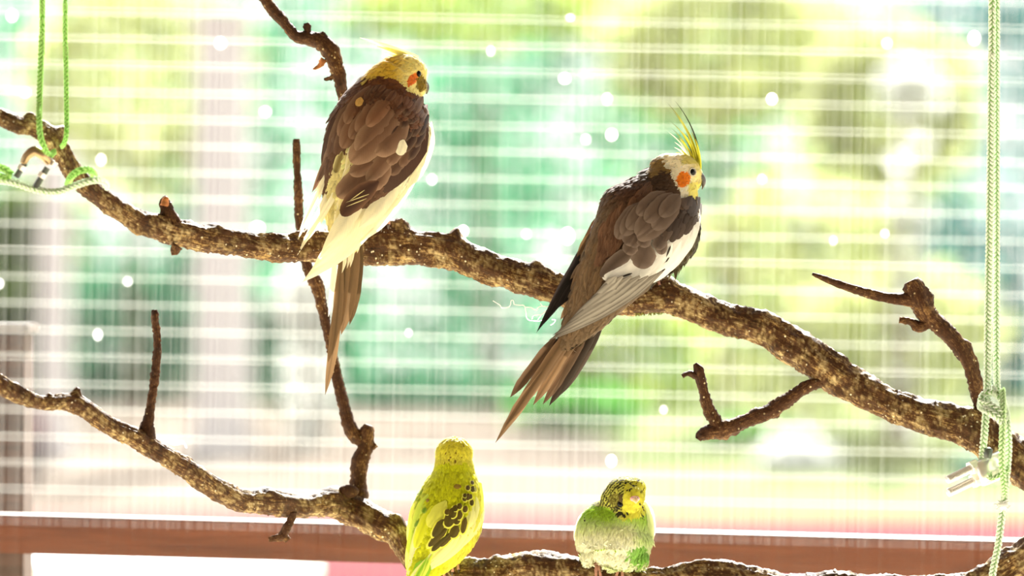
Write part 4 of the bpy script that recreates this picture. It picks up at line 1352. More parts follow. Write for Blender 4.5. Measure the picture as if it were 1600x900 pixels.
for i, (a, b, c, w, k) in enumerate(CR):
    c0 = {'d': dk, 'm': mixc(yl, dk, 0.35), 'y': yl, 'p': lin('efe9b8')}[k]
    t0 = {'d': dk * 0.6, 'm': dk, 'y': mixc(yl, dk, 0.25), 'p': lin('f6f2d6')}[k]
    bR.feather('crest_feather', ckr, [a, b, c], w, c0, edge=c0, tip=t0, shape='spike', depth=(-0.022 + 0.004 * math.sin(i * 2.3), -0.022 + 0.006 * math.sin(i * 2.3)), lift=(0, 0), ns=14)
# legs and feet round the branch
for (x, y, dd) in ((1000, 465, 0.0), (1022, 465, 0.0)):
    foot(ckr, W(x, y, dm(x)), 26.5, spread=5, thick=3.2, leg_to=W(x - 6, 420, -0.03), ax=Vector((1, 0, -0.1)), toes=((-1, 0.9), (1, 0.8), (-0.7, -1.5), (0.8, -1.4)))

# ------------------------------------------------------------------ LEFT COCKATIEL
G_ = lambda X, Y: (440 + X / 3.0, 40 + Y / 3.0)
cl_ = {k: lin(v) for k, v in dict(mantle='74482c', scap='74523c', scapt='b08e70', cov='4a2e1e', dark='3a241a', cream='fdf6d6', rump='f2e4a0', tail='7b6042', taild='544028', face='f2e69a', nape='dcbc48', orange='e0782a', olive='8a7420', crest='f6ee9a', crestt='fbf8d8').items()}
def cockL(x, y, n, p):
    wob = 3 * noise.noise(Vector((x * 0.1, y * 0.1, 3)))
    bd = np.interp(x, [570, 583, 604, 624, 640, 656, 668], [126, 122, 119, 127, 141, 151, 156]) + wob
    if y < bd and x > 572:
        ox, oy = x - 645.5, y - 123.5
        ca, sa = math.cos(-0.62), math.sin(-0.62)
        if ((ox * ca - oy * sa) / 6.5) ** 2 + ((ox * sa + oy * ca) / 11) ** 2 < 1:
            return cl_['orange']
        if ((x - 659) / 8) ** 2 + ((y - 130) / 13) ** 2 < 1:
            return cl_['olive']
        return mixc(cl_['nape'], cl_['face'], sstep(612, 640, x + wob))
    if n[1] > 0.2 or x > np.interp(y, [120, 160, 200, 230, 280], [690, 668, 666, 650, 618]):
        return cl_['cream'] * 0.95  # cream underparts, with the right edge's backlight halo put into the colour
    ax = np.interp(y, [200, 235, 275, 330], [568, 548, 528, 520])
    if y > 205 and abs(x - ax + wob) < np.interp(y, [205, 260, 330], [5, 11, 16]):
        return cl_['rump']
    return mixc(cl_['mantle'], cl_['scap'], sstep(150, 230, y))
ckl = thing('cockatiel', 'brown and cream cockatiel with swept-back yellow crest on the upper branch at left, back turned', 'cockatiel', W(585, 362, 0.02))
oL = 0.02
bL = Bird(ckl, [[(628, 112, oL - 0.025, 34, 30), (614, 136, oL - 0.027, 48, 40), (604, 166, oL - 0.030, 66, 52), (593, 204, oL - 0.036, 78, 58), (574, 256, oL - 0.043, 72, 50), (552, 304, oL - 0.046, 52, 38), (540, 342, oL - 0.045, 30, 24), (540, 375, oL - 0.043, 17, 13), (540, 388, oL - 0.042, 8, 7)]],
          [(634, 116, oL - 0.022, 33, 31, 31), (602, 120, oL - 0.024, 22, 22, 17), (648, 132, oL - 0.022, 19, 20, 24), (618, 104, oL - 0.022, 24, 22, 16)], cockL)
def lenL(x, y, n):
    return 7 if y < 155 and x > 575 else 16
_fl = lambda x, y, n, p: (Vector((-0.85, 0, -0.35)) if y < 150 and x > 585 else bL.flow(p))
bL.plumage(7500, lenL, seed=8, lift=0.16, jitter=0.16, flowfun=_fl, colvar=0.10, skip=lambda x, y, n: (x - 654.7) ** 2 + (y - 115.3) ** 2 < 36)
# tail
tl = bL.feather('tail', ckl, [(548, 330), (545, 400)], 34, cl_['rump'], lift=(0, 1), depth=(oL - 0.047, oL - 0.044))
tl['label'] = 'long brown tail with cream fringe'
for (a, b, c, w, k, d) in [((560, 352), (565, 430), (546, 508), 15, 'taild', -0.040), ((552, 352), (556, 430), (533, 523), 23, 'tail', -0.041), ((543, 360), (540, 440), (524, 530), 17, 'tail', -0.043), ((538, 375), (530, 490), (513, 565), 14, 'taild', -0.044), ((533, 380), (532, 500), (508, 617), 15, 'tail', -0.045)]:
    cc = cl_[k]
    bL.feather('tail_feather', tl, [a, b, c], w, cc, edge=cc * 1.3, tip=cc * 0.8, shaft=cc * 0.5, shape='blade', depth=(oL + d, oL + d + 0.003), lift=(0, 0), ns=16)
for (a, b, c, w) in [((526, 385), (521, 440), (513, 495), 9), ((538, 385), (542, 405), (534, 427), 6), ((552, 372), (552, 398), (547, 418), 6), ((560, 365), (562, 380), (558, 396), 6), ((546, 380), (548, 400), (542, 420), 5)]:
    bL.feather('tail_covert', tl, [a, b, c], w, cl_['cream'], shape='point', depth=(oL - 0.047, oL - 0.046), lift=(0, 0), mat=M_PALE)
# left wing
wl2 = bL.feather('wing', ckl, [G_(330, 330), G_(250, 520), G_(200, 680)], 40, cl_['cov'], lift=(0.4, 1.2))
wl2['label'] = 'folded left wing, brown with cream flight feathers'
for (a, b, c, w, d) in [((536, 255), (505, 325), (462, 403), 11, -0.060), ((534, 275), (508, 340), (469, 388), 9, -0.063), ((524, 250), (488, 320), (464, 378), 9, -0.058), ((540, 265), (515, 330), (474, 372), 9, -0.066), ((515, 262), (490, 310), (468, 360), 8, -0.057)]:
    bL.feather('flight_feather', wl2, [a, b, c], w, cl_['cream'], tip=cl_['cream'], shape='point', depth=(oL + d, oL + d + 0.006), lift=(0, 0), mat=M_PALE, ns=14)
for (a, b, c, w, lf) in [((275, 520), (205, 660), (142, 782), 17, (1.5, 3.2)), ((300, 470), (225, 610), (165, 735), 19, (2.0, 3.8)), ((310, 430), (245, 560), (195, 670), 22, (2.4, 4.4)), ((310, 380), (260, 490), (220, 600), 22, (2.8, 5.0)), ((330, 420), (285, 520), (255, 605), 22, (3.0, 5.2)),
                         ((330, 350), (290, 430), (245, 530), 22, (3.4, 5.8)), ((360, 360), (320, 440), (290, 545), 24, (3.6, 6.2))]:
    k = mixc(cl_['cov'], cl_['scap'], 0.5)
    bL.feather('wing_covert', wl2, [G_(*a), G_(*b), G_(*c)], w, k, edge=mixc(k, cl_['scapt'], 0.35), tip=k * 1.15, shape='point' if w < 20 else 'round', lift=lf)
# rump stripe
for (a, b, c, w, lf) in [((572, 205), (548, 262), (526, 330), 20, (1.5, 2.5)), ((556, 235), (538, 290), (522, 352), 17, (1.8, 2.8)), ((545, 270), (530, 320), (520, 380), 14, (2.0, 2.8)), ((562, 200), (552, 235), (538, 270), 14, (2.4, 3.4))]:
    bL.feather('rump_feather', ckl, [a, b, c], w, cl_['rump'], edge=cl_['cream'], tip=cl_['cream'], shape='point', lift=lf, mat=M_PALE)
bL.feather('rump_feather', ckl, [G_(285, 590), G_(250, 690)], 15, lin('8a7640'), edge=cl_['rump'], tip=lin('6a5a2c'), lift=(3.0, 3.6))
# right wing
wr2 = bL.feather('wing', ckl, [G_(670, 420), G_(600, 600), G_(420, 780)], 60, cl_['cov'], lift=(0.2, 1.2))
wr2['label'] = 'folded right wing, brown above and cream white below'
for (a, b, c, w, d) in [((674, 190), (674, 240), (640, 292), 18, (-0.030, -0.056)), ((668, 190), (650, 300), (560, 380), 22, (-0.034, -0.060)), ((662, 195), (632, 325), (472, 441), 30, (-0.038, -0.066)), ((650, 200), (614, 328), (475, 437), 34, (-0.042, -0.069)), ((632, 210), (597, 318), (486, 422), 34, (-0.046, -0.073)), ((612, 225), (577, 318), (498, 404), 32, (-0.050, -0.077)), ((592, 240), (557, 328), (510, 386), 28, (-0.054, -0.080)), ((640, 240), (612, 312), (560, 356), 26, (-0.052, -0.072))]:
    bL.feather('flight_feather', wr2, [a, b, c], w, cl_['cream'], edge=cl_['cream'], tip=cl_['cream'], shaft=cl_['cream'] * 0.85, shape='blade', depth=(oL + d[0], oL + d[1]), lift=(0, 0), mat=M_PALE, camber=0.2, ns=16)
bL.feather('wing_covert', wr2, [G_(455, 730), G_(350, 800), G_(282, 892)], 30, cl_['dark'] * 1.3, edge=cl_['scap'], tip=cl_['cov'], lift=(3.6, 4.2), depth=(oL - 0.080, oL - 0.078))
for i, (a, c) in enumerate([((410, 790), (300, 830)), ((400, 810), (300, 850)), ((390, 770), (320, 820))]):
    bL.feather('wing_covert', wr2, [G_(*a), G_(*c)], 1.4, cl_['rump'], shape='point', depth=(oL - 0.085, oL - 0.083), lift=(0, 0), mat=M_PALE)
r = np.random.RandomState(2)
for (x, y, dx, dy, w, sh) in [(640, 560, -45, 70, 15, 'cov'), (600, 600, -45, 60, 16, 'scap'), (560, 640, -50, 60, 18, 'scap'), (665, 500, -40, 70, 14, 'dark'), (620, 520, -45, 70, 16, 'cov'), (580, 560, -45, 60, 16, 'scap'), (540, 590, -45, 60, 16, 'scap'),
                              (680, 440, -35, 75, 14, 'dark'), (650, 450, -40, 70, 15, 'cov'), (610, 470, -40, 70, 16, 'dark'), (575, 500, -40, 60, 15, 'scap'), (675, 390, -30, 70, 13, 'cov'), (640, 395, -40, 65, 15, 'dark'), (600, 420, -40, 60, 15, 'cov'), (560, 450, -45, 60, 14, 'dark'), (655, 350, -30, 60, 13, 'scap'), (615, 360, -40, 60, 15, 'cov')]:
    k = cl_[sh] * (1 + 0.15 * r.normal())
    bL.feather('wing_covert', wr2, [G_(x - dx * 0.3, y - dy * 0.3), G_(x + dx, y + dy)], w, k, edge=mixc(k, cl_['scapt'], 0.35), tip=mixc(k, cl_['scapt'], 0.3), lift=(4.0 + (640 - y) * 0.008, 6.0 + (640 - y) * 0.010))
for (a, b, c, w, lf) in [((480, 700), (450, 730), (415, 770), 24, (4.6, 6.0)), ((410, 670), (330, 740), (260, 802), 34, (5.0, 6.8)), ((500, 640), (470, 700), (432, 768), 27, (5.4, 7.4)), ((430, 640), (380, 670), (318, 692), 24, (6.0, 8.0)), ((520, 590), (470, 650), (400, 728), 27, (6.4, 8.4)),
                         ((560, 560), (530, 610), (500, 650), 20, (6.4, 8.6)), ((590, 410), (520, 540), (440, 600), 40, (7.0, 9.6)), ((560, 390), (430, 540), (322, 640), 44, (7.6, 10.4)), ((540, 370), (430, 480), (350, 590), 36, (7.8, 10.8))]:
    k = cl_['scap'] * (1 + 0.08 * r.normal())
    bL.feather('wing_covert', wr2, [G_(*a), G_(*b), G_(*c)], w, k, edge=mixc(k, cl_['scapt'], 0.6), tip=mixc(k, cl_['scapt'], 0.6), lift=lf, camber=0.18)
for (a, b, c, w, lf) in [((430, 330), (340, 460), (282, 575), 32, (5.5, 8.0)), ((400, 310), (320, 420), (268, 520), 28, (5.8, 8.4)), ((460, 350), (380, 440), (320, 530), 28, (6.2, 9.0)), ((480, 320), (420, 410), (350, 500), 30, (7.0, 9.8)), ((420, 280), (350, 370), (300, 460), 28, (6.8, 9.6)), ((510, 330), (470, 400), (400, 470), 28, (8.0, 10.6))]:
    k = mixc(cl_['scap'], cl_['mantle'], 0.5) * (1 + 0.08 * r.normal())
    bL.feather('scapular_feather', ckl, [G_(*a), G_(*b), G_(*c)], w, k, edge=mixc(k, cl_['scapt'], 0.35), tip=mixc(k, cl_['scapt'], 0.4), lift=lf, camber=0.18)
mm = MB()
for i in range(190):
    u, v = r.rand(), r.rand()
    x = np.interp(u, [0, 1], [352, 665]) + 10 * r.normal(); y = np.interp(u, [0, 0.4, 1], [330, 265, 385]) + v * 100
    a = math.radians(np.interp(u, [0, 1], [118, 138]) + 10 * r.normal()); L = 14 + 9 * r.rand()
    bx, by = G_(x, y)
    k = mixc(cl_['mantle'], cl_['cov'], r.rand() * 0.8) * (0.75 + 0.5 * r.rand())
    bL.quill(mm, [(bx, by), (bx + math.cos(a) * L, by + math.sin(a) * L)], 8 + 5 * r.rand(), k, edge=mixc(k, cl_['scapt'], 0.25), tip=k * 0.85, shape='round', lift=(7.0 - 3.5 * v, 9.5 - 3.0 * v), ns=7)
build(mm, 'back_feathers', M_FEATHER, ckl, kind='stuff')
bL.feather('back_feather', ckl, [G_(372, 335), G_(356, 378)], 12, lin('e0b060'), tip=lin('e8c070'), lift=(10.5, 11), mat=M_PALE)  # sun fleck on the back, put in as a pale feather
bL.feather('wing_covert', wr2, [G_(572, 535), G_(552, 608)], 18, cl_['cream'], lift=(10, 10.5), mat=M_PALE)  # sun fleck on the wing, coloured in as a cream feather
bL.eye(654.7, 115.3, 4.8, squash=0.8)
mb = MB(); ellipsoid(mb, W(652, 114, oL - 0.006), (3 * PXM, 4 * PXM, 4.5 * PXM)); build(mb, 'eye', M_EYE, ckl)
bk = MB(); beak_hook(bk, [(656, 132, 7, oL - 0.016), (662, 131, 6, oL - 0.014), (666, 135, 4.6, oL - 0.013), (667, 141, 3, oL - 0.013), (666, 147, 1, oL - 0.013)], 1.2); bo = build(bk, 'beak', M_BEAK, ckl)
ce = MB(); ellipsoid(ce, W(662, 127, oL - 0.014), (4 * PXM, 6 * PXM, 3 * PXM)); build(ce, 'cere', M_EYERING, bo)
for i, (a, b, c, w, k) in enumerate([((655, 98), (628, 74), (562, 59), 9, 0.7), ((652, 92), (622, 76), (575, 64), 10, 0.6), ((650, 96), (625, 80), (588, 72), 12, 0.8), ((646, 98), (622, 86), (600, 84), 12, 0.9), ((656, 100), (634, 80), (604, 74), 9, 0.2), ((652, 102), (634, 88), (612, 86), 12, 0.3), ((658, 104), (642, 86), (620, 80), 9, 0.1)]):
    k0 = mixc(lin('dccf30'), cl_['crest'], k)
    bL.feather('crest_feather', ckl, [a, b, c], w, k0, tip=mixc(k0, cl_['crestt'], 0.9), shape='spike', depth=(oL - 0.024 + 0.003 * math.sin(i * 2), oL - 0.020 + 0.003 * math.sin(i * 2)), lift=(0, 0), mat=M_PALE, ns=14)
foot(ckl, W(602, 368, dm(602) - 0.004), 38, spread=4, thick=5.5, leg_to=W(578, 320, oL - 0.035), ax=Vector((1, 0, -0.05)), a0=0.35, toes=((-1, 0.9), (1, 0.8), (-0.7, -1.5), (0.8, -1.4)))
foot(ckl, W(560, 386, dm(560)), 27, spread=4, thick=3.8, leg_to=W(556, 325, oL - 0.035), ax=Vector((1, 0, 0)), a0=0.2)

# ------------------------------------------------------------------ LEFT BUDGERIGAR (back turned)
Bq = lambda X, Y: (600 + X / 3.913, 670 + Y / 3.913)
cb = {k: lin(v) for k, v in dict(lime='e4e81c', yel='eeea4c', pale='fafab4', cap='eadf4a', green='86b41c', dark='5e5212', brown='6e5a18', edge='e8e85c', belly='d8ec50').items()}
def budL(x, y, n, p):
    wob = 4 * noise.noise(Vector((x * 0.08, y * 0.08, 9)))
    if y < 722:
        if abs(noise.noise(Vector((x * 0.22, y * 0.5, 2)))) > 0.42 and 690 < x < 722:
            return cb['brown'] * 1.8
        return mixc(cb['cap'], cb['yel'], 0.4 + 0.3 * noise.noise(Vector((x * 0.1, y * 0.1, 5))))
    if n[1] > 0.3:
        return cb['belly']
    c = cb['lime']
    e = abs(x - np.interp(y, [720, 800, 860], [708, 697, 672])) / np.interp(y, [720, 780, 860], [34, 54, 42])
    c = mixc(c, cb['yel'], sstep(0.5, 1.0, e))
    if x < np.interp(y, [760, 830, 900], [668, 655, 640]) + wob * 2:
        c = mixc(c, cb['green'], 0.25 + 0.35 * (noise.noise(Vector((x * 0.07, y * 0.07, 1))) > 0.05))
    return c
bgl = thing('budgerigar', 'lime yellow budgerigar with scalloped wing, back turned, on the lower branch', 'budgerigar', W(712, 868, 0.035))
oB = 0.035
bBL = Bird(bgl, [[Bq(428, 110) + (oB - 0.02, 24, 22), Bq(426, 180) + (oB - 0.02, 28, 26), Bq(428, 270) + (oB - 0.022, 33, 30), Bq(415, 390) + (oB - 0.026, 46, 38), Bq(392, 510) + (oB - 0.030, 54, 42), Bq(365, 620) + (oB - 0.034, 52, 38), Bq(310, 740) + (oB - 0.037, 40, 28), Bq(240, 850) + (oB - 0.038, 25, 17), Bq(200, 930) + (oB - 0.038, 14, 10)]],
           [Bq(430, 150) + (oB - 0.020, 28, 26, 25), Bq(395, 160) + (oB - 0.016, 20, 20, 20)], budL)
bBL.plumage(9000, lambda x, y, n: 7 if y < 735 else 13, seed=12, lift=0.18, jitter=0.2, colvar=0.07)
tb_ = bBL.feather('tail', bgl, [Bq(260, 800), Bq(200, 940)], 26, cb['green'], lift=(0, 1), depth=(oB - 0.054, oB - 0.048))
for (a, b, c, w, k, d) in [(Bq(270, 780), Bq(200, 900), Bq(120, 1060), 9, 'green', -0.056), (Bq(250, 800), Bq(180, 900), Bq(90, 1040), 9, 'pale', -0.054), (Bq(300, 760), Bq(230, 900), Bq(150, 1060), 10, 'belly', -0.055)]:
    bBL.feather('tail_feather', tb_, [a, b, c], w, cb[k], edge=cb['edge'], shape='blade', depth=(oB + d, oB + d + 0.008), lift=(0, 0))
for (nm, base, data) in (('left', [Bq(250, 380), Bq(180, 560), Bq(160, 720)], [((235, 440), (165, 640), (140, 860), 17, 'belly', (1.5, 3)), ((250, 520), (195, 680), (150, 900), 18, 'pale', (2, 3.4)), ((300, 470), (230, 600), (190, 730), 20, 'lime', (2.6, 4.4)), ((270, 400), (210, 500), (180, 620), 18, 'belly', (3, 4.8)), ((380, 440), (320, 530), (270, 600), 24, 'edge', (3.4, 5)), ((255, 480), (245, 500), (235, 515), 9, 'dgreen', (5.4, 5.8)), ((210, 560), (200, 580), (185, 600), 7, 'dgreen', (5, 5.4))]),
                         ('right', [Bq(590, 330), Bq(560, 520), Bq(480, 680)], [])):
    w_ = bBL.feather('wing', bgl, base, 30, cb['edge'], lift=(0.4, 1.2))
    w_['label'] = 'folded %s wing' % nm
    for (a, b, c, w, k, lf) in data:
        kk = cb['green'] * 0.6 if k == 'dgreen' else cb[k]
        bBL.feather('wing_covert', w_, [Bq(*a), Bq(*b), Bq(*c)], w, kk, edge=mixc(kk, cb['edge'], 0.6), tip=mixc(kk, cb['edge'], 0.4), lift=lf, mat=M_PALE)
# right wing: pale flights, then dark scalloped coverts with yellow rims
for (a, b, c, w, lf) in [((600, 420), (600, 520), (545, 680), 18, (1.6, 3.0)), ((590, 460), (560, 620), (440, 750), 20, (1.8, 3.4)), ((560, 520), (500, 680), (330, 840), 20, (2.0, 3.6)), ((530, 560), (440, 720), (240, 890), 20, (2.2, 3.8)), ((480, 600), (380, 740), (200, 900), 18, (2.4, 4.0)), ((440, 640), (330, 770), (190, 880), 16, (2.6, 4.2)), ((560, 400), (560, 520), (520, 610), 17, (2.6, 4.2)), ((540, 470), (520, 560), (470, 660), 17, (2.8, 4.4))]:
    bBL.feather('flight_feather', w_, [Bq(*a), Bq(*b), Bq(*c)], w, mixc(cb['pale'], cb['edge'], 0.3), edge=cb['pale'], tip=cb['pale'], shaft=cb['edge'] * 0.8, shape='point', lift=lf, mat=M_PALE)
SCAL = [((400, 640), (292, 748), 10), ((390, 600), (272, 720), 11), ((420, 640), (345, 720), 9), ((370, 550), (300, 660), 13), ((450, 590), (415, 665), 14), ((500, 540), (480, 640), 9), ((420, 500), (385, 600), 16), ((450, 530), (440, 585), 11), ((395, 490), (380, 525), 8), ((425, 480), (415, 545), 12), ((465, 500), (455, 555), 10), ((440, 465), (432, 505), 8),
        ((470, 455), (455, 490), 8), ((505, 470), (490, 510), 8), ((540, 430), (535, 470), 7), ((500, 420), (485, 440), 7), ((520, 395), (505, 435), 9), ((535, 400), (522, 428), 7), ((520, 345), (508, 375), 7), ((548, 350), (538, 385), 7), ((545, 318), (537, 340), 6), ((560, 360), (552, 385), 6), ((500, 395), (490, 420), 6)]
for i, (a, c, w) in enumerate(SCAL):
    k = mixc(cb['dark'], cb['brown'], (i * 0.37) % 1) * 0.75
    lf = (5.0 + (700 - a[1]) * 0.006, 5.6 + (700 - a[1]) * 0.007)
    ex = 0.10
    cc = (c[0] + (c[0] - a[0]) * ex, c[1] + (c[1] - a[1]) * ex)
    bBL.feather('wing_covert', w_, [Bq(*a), Bq(*cc)], w + 4.0, cb['edge'], edge=cb['yel'], tip=cb['edge'], lift=(lf[0] - 0.5, lf[1] - 0.5))
    bBL.feather('wing_covert', w_, [Bq(*a), Bq(*c)], w, k, edge=k * 1.2, tip=k * 0.8, lift=lf)
bBL.feather('back_feather', bgl, [Bq(425, 352), Bq(472, 354)], 8, cb['brown'] * 1.6, shape='round', lift=(3.5, 3.6))
bBL.feather('back_feather', bgl, [Bq(255, 435), Bq(275, 440)], 6, cb['brown'] * 1.8, lift=(3.5, 3.6))
foot(bgl, W(712, 898, dl(712)), 29, spread=4, thick=3.4, leg_to=W(706, 845, oB - 0.03), ax=Vector((1, 0, 0)), a0=0.15, toes=((-1, 1.2), (1, 1.1), (-0.7, -1.4), (0.8, -1.3)))
foot(bgl, W(690, 895, dl(690)), 27, spread=4, thick=3.4, leg_to=W(686, 855, oB - 0.03), ax=Vector((1, 0, 0)), a0=0.2)
for sx in (-1, 1):
    mb = MB(); ellipsoid(mb, W(708 + sx * 24, 704, oB + 0.002), (2.4 * PXM, 3 * PXM, 3 * PXM)); build(mb, 'eye', M_EYE, bgl)
mb = MB(); pxtube(mb, [(704, 708, 6, oB - 0.006), (703, 712, 6, oB + 0.001), (703, 717, 4.5, oB + 0.006), (703, 722, 1.5, oB + 0.006)], step=1.5, n=12); build(mb, 'beak', M_PINKBEAK, bgl)

# ------------------------------------------------------------------ RIGHT BUDGERIGAR (fluffed up, facing the camera)
Rq = lambda X, Y: (860 + X / 5.0, 720 + Y / 5.0)
cg = {k: lin(v) for k, v in dict(yel='ece650', bar='34300f', barl='e4e268', green='b2d83c', pale='f6f8cc', cream='fdfde0', grass='84c43a', ear='5e4c14', fleck='4a4416').items()}
def budR(x, y, n, p):
    X, Y = (x - 860) * 5, (y - 720) * 5
    wob = 14 * noise.noise(Vector((X * 0.012, Y * 0.012, 4)))
    head_line = np.interp(X, [200, 340, 480, 560, 700, 780], [300, 345, 370, 440, 420, 330])
    if Y < head_line + wob * 0.4:
        face = (X > 575 and Y > 265 and Y < 440) or ((X - 650) ** 2 / 95 ** 2 + (Y - 330) ** 2 / 105 ** 2 < 1)
        if face:
            return cg['yel']
        if (X - 520) ** 2 / 62 ** 2 + (Y - 305) ** 2 / 55 ** 2 < 1 and X < 585:
            return mixc(cg['ear'], cg['barl'], 0.15 + 0.35 * (math.sin(math.hypot(X - 600, Y - 330) * 0.36) > 0.3))
        d = math.hypot(X - 690, Y - 380)
        if X > 580 and Y < 290:
            f = noise.noise(Vector((X * 0.05, Y * 0.05, 2)))
            return cg['bar'] if f > 0.18 + 0.15 * (X > 690) else cg['yel'] * 0.95
        s = math.sin(d * 0.34 + 1.2 * noise.noise(Vector((X * 0.01, Y * 0.01, 6))))
        return mixc(cg['barl'], cg['bar'] * 0.7, sstep(-0.25, 0.25, s) * 0.95)
    if n[1] > 0.35:
        return cg['green'] * 0.9
    t = sstep(400, 560, Y + wob * 2)
    c = mixc(cg['green'], cg['pale'], t)
    c = mixc(c, cg['cream'], sstep(520, 640, Y + wob) * 0.8)
    if X > 560:
        c = mixc(c, cg['green'], 0.5 * sstep(620, 720, X + wob) * (1 - sstep(600, 640, Y) * 0.3))
    if (X - 690) ** 2 / 75 ** 2 + (Y - 715) ** 2 / 85 ** 2 < 1 + wob * 0.02:
        c = mixc(c, cg['grass'], 0.85)
    if Y > 815:
        c = mixc(c, cg['green'], 0.4)
    return c
bgr = thing('budgerigar', 'fluffed green budgerigar with barred head and pink beak, facing forward on the lower branch', 'budgerigar', W(952, 880, -0.005))
oR = -0.004
bBR = Bird(bgr, [[Rq(590, 300) + (oR - 0.004, 30, 28), Rq(560, 390) + (oR - 0.002, 40, 34), Rq(522, 480) + (oR, 53, 42), Rq(497, 580) + (oR, 59, 46), Rq(497, 680) + (oR, 56, 45), Rq(490, 755) + (oR - 0.002, 47, 40), Rq(475, 805) + (oR - 0.006, 34, 28), Rq(465, 832) + (oR - 0.006, 14, 12)]],
           [Rq(585, 250) + (oR - 0.010, 31, 30, 25), Rq(560, 300) + (oR - 0.008, 33, 31, 26), Rq(640, 290) + (oR - 0.022, 19, 18, 20), Rq(650, 215) + (oR - 0.012, 19, 20, 16), Rq(700, 740) + (oR - 0.006, 13, 16, 20), Rq(300, 720) + (oR - 0.004, 12, 16, 18)], budR, voxel=0.0009)
def lenBR(x, y, n):
    Y = (y - 720) * 5
    return 4.2 if Y < 360 else (9 if Y < 500 else 12)
bBR.plumage(6500, lambda x, y, n: 4.6 if (y - 720) * 5 < 370 else 0, seed=15, lift=0.12, jitter=0.12, colvar=0.05, name='head_plumage', flowfun=lambda x, y, n, p: Vector((x - 1000, -14, -(y - 758))) * 1.0, wid=0.26)
bBR.plumage(10000, lambda x, y, n: 0 if (y - 720) * 5 < 350 else lenBR(x, y, n), seed=16, lift=0.2, jitter=0.3, colvar=0.05, wid=0.12, tipmix=0.3)
# wings seen edge on at both sides
for (side, L) in (('right', [((735, 320), (790, 430), (790, 620), 13), ((750, 380), (800, 520), (770, 690), 13), ((725, 300), (765, 400), (785, 520), 11), ((715, 330), (745, 420), (770, 560), 10)]),
                  ('left', [((300, 370), (225, 500), (205, 640), 13), ((330, 350), (260, 430), (230, 560), 11), ((290, 420), (215, 560), (220, 690), 12)])):
    w3 = bBR.feather('wing', bgr, [Rq(*L[0][0]), Rq(*L[0][1]), Rq(*L[0][2])], 16, cg['pale'], depth=(oR + 0.004, oR + 0.008), lift=(0, 0), mat=M_PALE)
    for (a, b, c, w) in L:
        bBR.feather('wing_covert', w3, [Rq(*a), Rq(*b), Rq(*c)], w, mixc(cg['pale'], cg['green'], 0.25), edge=cg['cream'], tip=cg['pale'], depth=(oR - 0.004, oR + 0.003), lift=(0, 0), mat=M_PALE)
FL = [(700, 340), (715, 352), (722, 365), (728, 385), (712, 420), (725, 435), (735, 460), (720, 455), (765, 430), (775, 480), (782, 515), (745, 400), (735, 350), (262, 440), (255, 420), (275, 390), (300, 372), (345, 330), (265, 465), (392, 232), (350, 318)]
for i, (X, Y) in enumerate(FL):
    if bBR.hit(*Rq(X - 8, Y))[0] is None or bBR.hit(*Rq(X + 8, Y))[0] is None:
        continue
    bBR.feather('dark_fleck', bgr, [Rq(X - 4, Y - 9), Rq(X + 5, Y + 9)], 2.6, cg['fleck'] * 0.5, lift=(2.2, 2.6))
for (X, Y, w) in [(538, 412, 8), (578, 432, 4.5), (602, 410, 3), (560, 412, 3)]:
    bBR.feather('throat_spot', bgr, [Rq(X - 8, Y - 14), Rq(X + 6, Y + 16)], w, cg['fleck'] * 0.35, lift=(2.4, 2.8))
bBR.feather('throat_spot', bgr, [Rq(505, 362), Rq(525, 372), Rq(545, 380)], 3.2, cg['fleck'] * 0.4, lift=(2.2, 2.4))
bBR.feather('ear_patch', bgr, [Rq(560, 256), Rq(560, 300), Rq(552, 335)], 10, cg['ear'] * 0.8, lift=(1.2, 1.6), shape='round')
bBR.eye(*Rq(546, 340), 5.0)
mb = MB(); ellipsoid(mb, W(*Rq(722, 300), oR - 0.012), (3.6 * PXM,) * 3); build(mb, 'eye', M_EYE, bgr)
hb, _n = bBR.hit(*Rq(662, 302))
db = (hb.y if hb is not None else oR - 0.03)
bk = MB()
ellipsoid(bk, W(*Rq(660, 297), db - 0.001), (7.6 * PXM, 5.5 * PXM, 4.6 * PXM), nu=18, nv=12)
bo = build(bk, 'beak', M_PINKBEAK, bgr)
bk = MB(); pxtube(bk, [Rq(662, 300) + (4.6, db - 0.003), Rq(668, 312) + (4.0, db - 0.0055), Rq(668, 322) + (2.6, db - 0.006), Rq(666, 332) + (0.8, db - 0.0055)], step=1, n=14); build(bk, 'beak_tip', simple('budgie_beak', (0.85, 0.55, 0.3), 0.4, nscale=300), bo)
for X in (650, 682):
    mb = MB(); ellipsoid(mb, W(*Rq(X, 290), db - 0.0040), (1.1 * PXM, 0.8 * PXM, 0.9 * PXM), nu=8, nv=6); build(mb, 'nostril', M_CLAW, bo)
tb2 = bBR.feather('tail', bgr, [(955, 870), (945, 940)], 22, cg['green'] * 0.6, depth=(oR + 0.02, oR + 0.04), lift=(0, 0), shape='blade')
for x in (950, 958):
    bBR.feather('tail_feather', tb2, [(x, 880), (x - 6, 990)], 9, cg['grass'] * 0.5, depth=(oR + 0.024, oR + 0.045), lift=(0, 0), shape='blade')
foot(bgr, W(932, 906, dl(932)), 27.5, spread=5, thick=3.0, leg_to=W(936, 866, oR - 0.012), ax=Vector((1, 0, 0)), a0=0.55, toes=((-0.3, 1.2), (1.2, 1.0), (-0.7, -1.8), (0.8, -1.7)))
foot(bgr, W(970, 908, dl(970)), 27, spread=5, thick=3.0, leg_to=W(968, 866, oR - 0.012), ax=Vector((1, 0, 0)), a0=0.55, toes=((-1.8, 1.1), (0.4, 1.0), (-0.7, -1.8), (0.8, -1.7)))

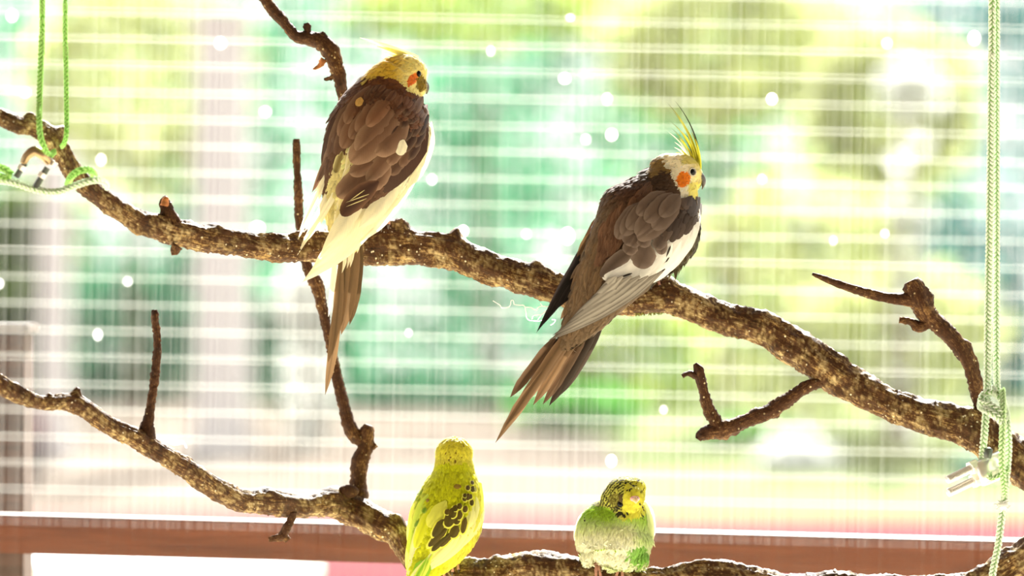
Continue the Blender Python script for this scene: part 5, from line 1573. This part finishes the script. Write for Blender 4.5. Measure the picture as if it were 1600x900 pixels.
# ------------------------------------------------------------------ downy wisps caught on the bark
def wisp(label, lines, r, loc):
    mb = MB()
    for P in lines:
        R = catmull(P, 1.5)
        pts = [W(q[0] + 0.7 * noise.noise(Vector((q[0] * 0.3, q[1] * 0.3, 1))), q[1] + 0.7 * noise.noise(Vector((q[0] * 0.3, 5, q[1] * 0.3))), q[2]) for q in R]
        sweep(mb, pts, [r * PXM * (0.7 + 0.4 * random.random()) for _ in pts], n=5)
    return tag(build(mb, 'down_wisp', M_GLINT_DOWN), label, 'feather')
D_ = lambda X, Y, d=-0.012: (780 + X / 10.0, 430 + Y / 10.0, d)
wisp('white curly wisp of down hanging under the upper branch beside the dark wing tip', [
    [D_(-100, 400), D_(0, 460), D_(45, 510), D_(160, 490), D_(185, 405), D_(215, 390), D_(245, 460), D_(370, 470), D_(410, 495), D_(500, 510), D_(580, 550), D_(630, 490), D_(740, 490), D_(840, 480, -0.008), D_(860, 440, -0.004)],
    [D_(400, 495), D_(420, 590), D_(445, 690), D_(560, 715), D_(680, 700), D_(740, 600)],
    [D_(510, 690), D_(540, 630), D_(640, 620), D_(700, 580), D_(760, 590)], [D_(600, 700), D_(660, 620), D_(730, 560), D_(780, 560)], [D_(640, 440), D_(680, 480), D_(780, 500), D_(790, 580)], [D_(800, 780), D_(850, 750), D_(880, 700), D_(820, 690)]], 0.8, None)
wisp('pale wisp of down stuck on the lower branch beside the short upright twig', [
    [(246, 684, dl(246) - 0.012), (255, 686, dl(246) - 0.012), (264, 684, dl(246) - 0.012), (276, 690, dl(246) - 0.012), (286, 690, dl(246) - 0.012), (292, 700, dl(246) - 0.012)], [(256, 686, dl(246) - 0.012), (270, 694, dl(246) - 0.012), (288, 692, dl(246) - 0.012)]], 1.8, None)

# ------------------------------------------------------------------ groups of look-alikes
for o in list(SC.objects):
    g = {'cockatiel': 'cockatiels on the upper branch', 'budgerigar': 'budgerigars on the lower branch', 'branch': 'perch branches', 'rope': 'hanging ropes', 'clamp': 'wire clamps on the ropes', 'tree': 'garden trees', 'bush': 'garden bushes', 'pillar': 'garden pillars', 'feather': 'loose wisps of down'}.get(o.get('category'))
    if g:
        o['group'] = g
